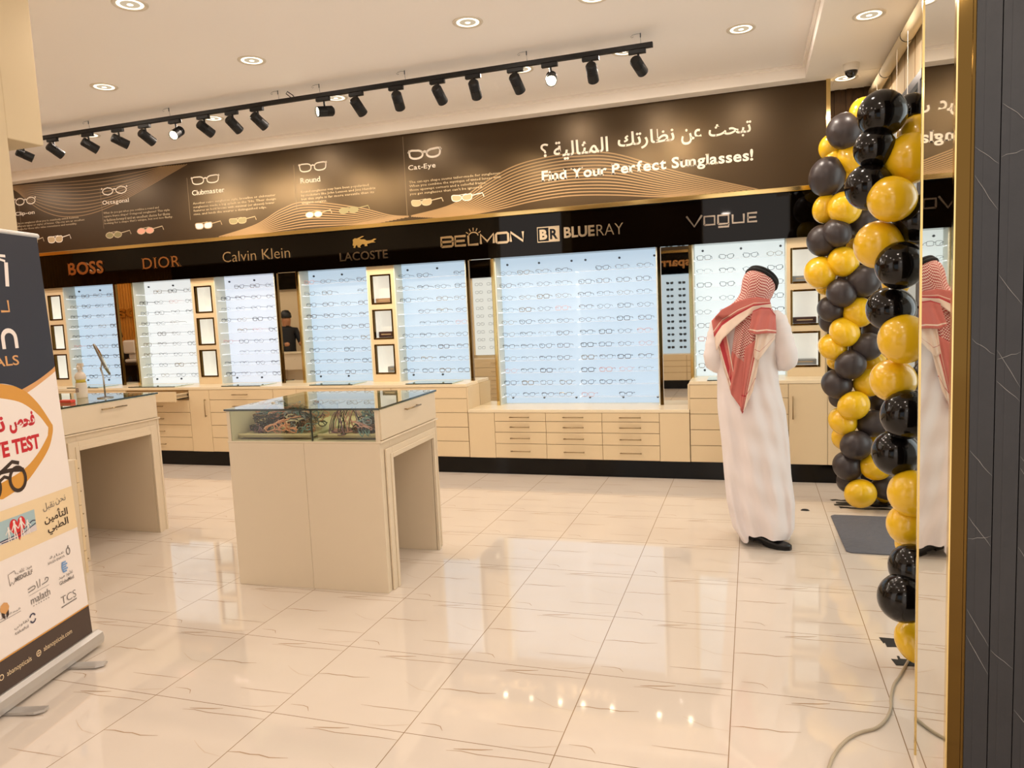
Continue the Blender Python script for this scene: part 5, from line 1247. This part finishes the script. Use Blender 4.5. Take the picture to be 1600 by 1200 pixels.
# shoes
def shoe(hx, hy, tx, ty, lift):
    h = Vector((hx, hy, 0)); d = Vector((tx - hx, ty - hy, 0)); L = d.length; d.normalize(); s = Vector((-d.y, d.x, 0)); b = MB()
    prof = [(0, .028, .085), (.06, .034, .088), (.2, .036, .080), (.4, .036, .075), (.6, .044, .062), (.8, .046, .048), (.93, .036, .040), (1.0, .016, .032)]
    def zl(u): return lift * max(0, 1 - u / .62) ** 1.2
    rows = []
    for u, wd, ht in prof:
        row = []
        for q in range(14):
            a = 2 * PI * q / 14; row.append(h + d * (u * L) + s * (wd * math.cos(a)) + Vector((0, 0, zl(u) + .022 + (ht - .02) * max(0, math.sin(a)) ** .8 - .004 * max(0, -math.sin(a)))))
        rows.append(row)
    b.grid(rows, closed=True); b.f.append(tuple(range(13, -1, -1))); b.m.append(0); b.f.append(tuple((len(prof) - 1) * 14 + q for q in range(14))); b.m.append(0)
    up_ = b.build('shoe', 'rubber', per, smooth=True)
    b = MB()
    def slab(us, z0, z1):
        rr_ = []
        for u, wd in us:
            c = h + d * (u * L); rr_.append([c + s * wd + Vector((0, 0, zl(u) + z0)), c - s * wd + Vector((0, 0, zl(u) + z0)), c - s * wd + Vector((0, 0, zl(u) + z1)), c + s * wd + Vector((0, 0, zl(u) + z1))])
        b.grid(rr_, closed=True); k = len(b.v); n = len(us); b.f.append((k - 4 * n + 3, k - 4 * n + 2, k - 4 * n + 1, k - 4 * n)); b.m.append(0); b.f.append((k - 4, k - 3, k - 2, k - 1)); b.m.append(0)
    slab([(0, .026), (.1, .033), (.27, .033)], .0, .024)
    slab([(.27, .030), (.45, .032), (.62, .044), (.8, .046), (.93, .036), (1.0, .016)], .014, .024); slab([(.46, .032), (.62, .044), (.8, .046), (.93, .036), (1.0, .016)], .0008, .015)
    b.build('sole', 'black_metal', up_)
shoe(.025, 1.985, .315, 1.845, .042)
shoe(.0, 2.10, .25, 2.06, .0)
# headscarf
def scarf_mat():
    m = bpy.data.materials.new('checked_scarf'); m.use_nodes = True; nt = m.node_tree; bs = nt.nodes['Principled BSDF']; bs.inputs['Roughness'].default_value = .85; bs.inputs['Specular IOR Level'].default_value = .2
    uv = nt.nodes.new('ShaderNodeUVMap'); sep = nt.nodes.new('ShaderNodeSeparateXYZ'); nt.links.new(uv.outputs[0], sep.inputs[0])
    def mth(op, a, c=None):
        n = nt.nodes.new('ShaderNodeMath'); n.operation = op
        for i, v in enumerate((a, c)):
            if v is None: continue
            if isinstance(v, (int, float)): n.inputs[i].default_value = v
            else: nt.links.new(v, n.inputs[i])
        return n.outputs[0]
    # UV in metres: u across from the border edge, v along. body: small check
    def band(lo, hi): return mth('MULTIPLY', mth('GREATER_THAN', sep.outputs[0], lo), mth('LESS_THAN', sep.outputs[0], hi))
    ck = nt.nodes.new('ShaderNodeTexChecker'); ck.inputs['Scale'].default_value = 95; ck.inputs[1].default_value = lin('#a83238'); ck.inputs[2].default_value = lin('#efd2c4'); nt.links.new(uv.outputs[0], ck.inputs[0])
    ck2 = nt.nodes.new('ShaderNodeTexChecker'); ck2.inputs['Scale'].default_value = 380; ck2.inputs[1].default_value = lin('#c05a56'); ck2.inputs[2].default_value = lin('#dd9084'); nt.links.new(uv.outputs[0], ck2.inputs[0])
    def mix(f, a, c):
        n = nt.nodes.new('ShaderNodeMix'); n.data_type = 'RGBA'; nt.links.new(f, n.inputs[0])
        for i, v in ((6, a), (7, c)):
            if isinstance(v, tuple): n.inputs[i].default_value = v
            else: nt.links.new(v, n.inputs[i])
        return n.outputs[2]
    col = mix(band(.06, .17), ck.outputs[0], ck2.outputs[0])
    col = mix(band(-.5, .055), col, lin('#f3ddcb'))
    col = mix(band(.055, .068), col, lin('#bb434a')); col = mix(band(.078, .083), col, lin('#f3ddcb')); col = mix(band(.163, .170), col, lin('#b5444a'))
    vb = mth('MULTIPLY', mth('GREATER_THAN', sep.outputs[1], 10.0), mth('LESS_THAN', sep.outputs[1], 10.014)); col = mix(vb, col, lin('#bb434a'))
    nt.links.new(col, bs.inputs['Base Color']); return m
M['scarf'] = scarf_mat()
def back_y(x, z):
    x0, x1, bb, yc = lerp(PROF, z); cx, aa = (x0 + x1) / 2, (x1 - x0) / 2
    t_ = min(.97, abs((x - cx) / aa)); return yc - bb * math.sqrt(1 - t_ * t_)
sb = MB(); SUV = []
# A: head cover, from crown down to the shoulders
HP = [(1.800, .135, 2.085, .020, .03), (1.790, .136, 2.085, .055, .07), (1.765, .137, 2.082, .084, .100), (1.73, .138, 2.078, .100, .118), (1.69, .136, 2.072, .104, .124), (1.65, .130, 2.066, .104, .120), (1.62, .116, 2.06, .106, .112), (1.595, .100, 2.052, .108, .108), (1.565, .080, 2.045, .122, .108), (1.535, .070, 2.04, .148, .108), (1.505, .062, 2.035, .172, .110), (1.47, .05, 2.03, .165, .125)]
rows = []
for k, (z, cx, cy, a_, b_) in enumerate(HP):
    row = []
    for j in range(49):
        a = 2 * PI * j / 48; f = 1 + (.03 * math.sin(9 * a + k * .5) + .02 * math.sin(15 * a)) * (k / 11)
        row.append((cx + a_ * f * math.cos(a), cy + b_ * f * math.sin(a), z)); SUV.append((.3 + a * .12, k * .045 + .02 * math.sin(5 * a)))
    rows.append(row)
sb.grid(rows)
def drape(top, bot, nv, nu, off, uvf, rip=.008, seed=0.0, gather=0.0):
    """cloth hanging on the back between an upper and a lower outline (both left to right)."""
    def along(P, u):
        k = len(P) - 1; i = min(int(u * k), k - 1); w_ = u * k - i
        return P[i][0] + (P[i + 1][0] - P[i][0]) * w_, P[i][1] + (P[i + 1][1] - P[i][1]) * w_
    rows = []
    for i in range(nv + 1):
        v = i / nv; row = []
        for j in range(nu + 1):
            u = j / nu; xa, za = along(top, u); xb, zb = along(bot, u)
            x, z = xa + (xb - xa) * v, za + (zb - za) * v
            y = back_y(x, min(z, 1.5)) - off - (rip * (1 + math.sin(u * 17 + seed + 2 * v)) + rip * .6 * (1 + math.sin(u * 31 + 4 * v + seed * 2))) * min(1, v * 2 + .15)
            if z > 1.5: y = min(y, 2.045 - .108 - off * .6 + (z - 1.5) * .05)
            row.append((x, y, z)); SUV.append(uvf(u, v))
        rows.append(row)
    sb.grid(rows)
# C: the long central tail ending in a point
drape([(.0, 1.475), (.05, 1.51), (.10, 1.53), (.16, 1.53)], [(-.055, 1.10), (-.035, 1.0), (.035, .90), (.085, 1.02)], 26, 24, .020, lambda u, v: (.26 + u * .2 if v < .52 else .09 + .06 * u, 8.6 + v * .7), .010, 1.0)
drape([(.05, 1.30), (.13, 1.36), (.165, 1.36)], [(.02, .91), (.03, .885), (.095, 1.03)], 20, 16, .046, lambda u, v: (.19 * (1 - u) - .03, 9.5 + v * .66), .006, 2.2)
# B: the swath thrown over the left shoulder, white border on its lower edge
drape([(-.155, 1.475), (-.09, 1.545), (.02, 1.60), (.12, 1.615), (.20, 1.60)], [(-.125, 1.285), (-.085, 1.36), (-.01, 1.43), (.09, 1.515), (.215, 1.545)], 14, 28, .070, lambda u, v: (.135 * (1 - v) - .005, 7.0 + u * .5), .004, .4)
drape([(-.150, 1.43), (-.125, 1.34), (-.06, 1.39)], [(-.045, 1.03), (-.03, 1.02), (-.01, 1.08)], 18, 12, .022, lambda u, v: (.02 + .06 * u, 7.2 + v), .006, 3.0)
# D: the folded corner at the right
drape([(.10, 1.53), (.15, 1.55), (.20, 1.545), (.235, 1.50)], [(.075, 1.40), (.12, 1.385), (.18, 1.39), (.238, 1.385)], 14, 18, .094, lambda u, v: (.168 - .10 * v, 9.0 + u * .3), .006, .9)
drape([(.12, 1.41), (.17, 1.42), (.236, 1.41)], [(.105, 1.24), (.125, 1.215), (.230, 1.35)], 14, 14, .066, lambda u, v: (.04 - .02 * u, 9.3 + v), .006, 2.0)
so = sb.build('headscarf', 'scarf', per, smooth=True, uv=SUV)
sm = so.modifiers.new('thick', 'SOLIDIFY'); sm.thickness = .004; sm.offset = 0
# head cord: two stacked black rings tipped forward
b = MB(); nrm = Vector((.50, .42, .76)).normalized(); q_ = Vector((0, 0, 1)).rotation_difference(nrm)
for k in range(2):
    c = Vector((.156, 2.10, 1.725)) + nrm * (.021 * k)
    b.tube([c + q_ @ Vector(((.103 - .006 * k) * math.cos(a), (.118 - .006 * k) * math.sin(a), 0)) for a in [2 * PI * j / 40 for j in range(40)]], .0125, 10, closed=True)
b.build('head_cord', 'black_fabric', per, smooth=True)

# two seated staff, only seen in the mirrors
def seated(x, y, rz, lab, dz=0.0, stand=False):
    t = thing('person', lab, 'person', (x, y, dz), rz)
    V = [(0, 0, .50), (0, 0, .72), (0, .02, .95), (0, .03, 1.02), (0, .05, 1.12), (0, .06, 1.20), (.17, .02, .96), (.22, .10, .72), (.10, .32, .74), (-.17, .02, .96), (-.22, .10, .72), (-.10, .32, .74), (.11, .40, .50), (.11, .42, .08), (.11, .52, .05), (-.11, .40, .50), (-.11, .42, .08), (-.11, .52, .05)]
    if stand: V[12:18] = [(.10, .0, .36), (.10, .02, .0), (.10, .0, .06 - dz), (-.10, .0, .36), (-.10, .02, .0), (-.10, .0, .06 - dz)]
    Ed = [(0, 1), (1, 2), (2, 3), (3, 4), (4, 5), (2, 6), (6, 7), (7, 8), (2, 9), (9, 10), (10, 11), (0, 12), (12, 13), (13, 14), (0, 15), (15, 16), (16, 17)]
    Rr = [.14, .13, .12, .06, .085, .08, .06, .045, .035, .06, .045, .035, .075, .05, .04, .075, .05, .04]
    bb = skin_obj('body', 'skin', V, Ed, Rr); o = bb.build('body', ['suit', 'skin'], t, smooth=True, world=False)
    for p in o.data.polygons:
        if p.center.z > 1.035 or (p.center.y > .27 and .66 < p.center.z < .82): p.material_index = 1
    b = MB(); b.lathe([(0, .115), (.05, .105), (.085, .06), (.095, .0), (.088, -.02)], (0, .045, 1.19), 18); b.build('hair', 'hair', t, smooth=True, world=False)
    return t
seated(-7.38, .40, R(-60), 'man in black clothes behind a counter, reflected in the narrow mirror', .46, True)
seated(-10.98, .46, R(-80), 'dark haired person behind a white machine, reflected in the leftmost mirror', .24)
b = MB(); x, y = -10.98, .46; b.lathe([(0, .56), (.17, .56), (.17, .59), (0, .60)], (x, y, 0), 20); b.tube([(x, y, .03), (x, y, .56)], .03, 8); b.lathe([(0, .001), (.2, .001), (.2, .02), (0, .03)], (x, y, 0), 20); tag(b.build('stool', 'black_metal'), 'dark stool of the person reflected in the leftmost mirror', 'stool')
t = thing('service_counter', 'cream service counter reflected in the narrow mirror', 'counter', (-7.1, .8, 0))
b = MB(); b.box(-7.7, -6.4, .64, .68, 0, 1.06); b.box(-7.7, -7.2, .68, .95, 0, .80); b.box(-6.55, -6.4, .68, .95, 0, .80); b.box(-7.7, -6.4, .68, .95, .80, 1.06); b.build('body', 'counter', t, bevel=.003)
b = MB(); b.box(-7.72, -6.38, .62, .97, 1.061, 1.075); b.build('counter_top', 'worktop', t)
handle(t, -6.95, .97, .2, y=.952)
t = thing('desk', 'dark wooden desk reflected in the leftmost mirror', 'desk', (-10.3, .5, 0))
b = MB(); b.box(-10.60, -9.9, .2, .8, .92, .96); b.build('desk_top', 'slat', t); b = MB(); b.box(-9.96, -9.90, .22, .78, 0, .92); b.build('side', 'slat', t); b = MB(); b.box(-10.62, -10.56, .22, .78, 0, .92) ; b.build('side', 'slat', t)
t = thing('eye_tester', 'white eye testing machine on the reflected desk', 'machine', (-10.5, .5, .961))
b = MB(); b.box(-10.64, -10.36, .36, .64, .961, 1.02); b.box(-10.58, -10.42, .40, .60, 1.02, 1.12); b.build('body', 'white_plastic', t, bevel=.02)
b = MB(); b.box(-10.66, -10.38, .36, .64, 1.12, 1.36); b.build('head', 'white_plastic', t, bevel=.03)
b = MB(); b.box(-10.38, -10.375, .40, .60, 1.16, 1.32); b.build('screen', 'dome', t)

bpy.context.view_layer.update()
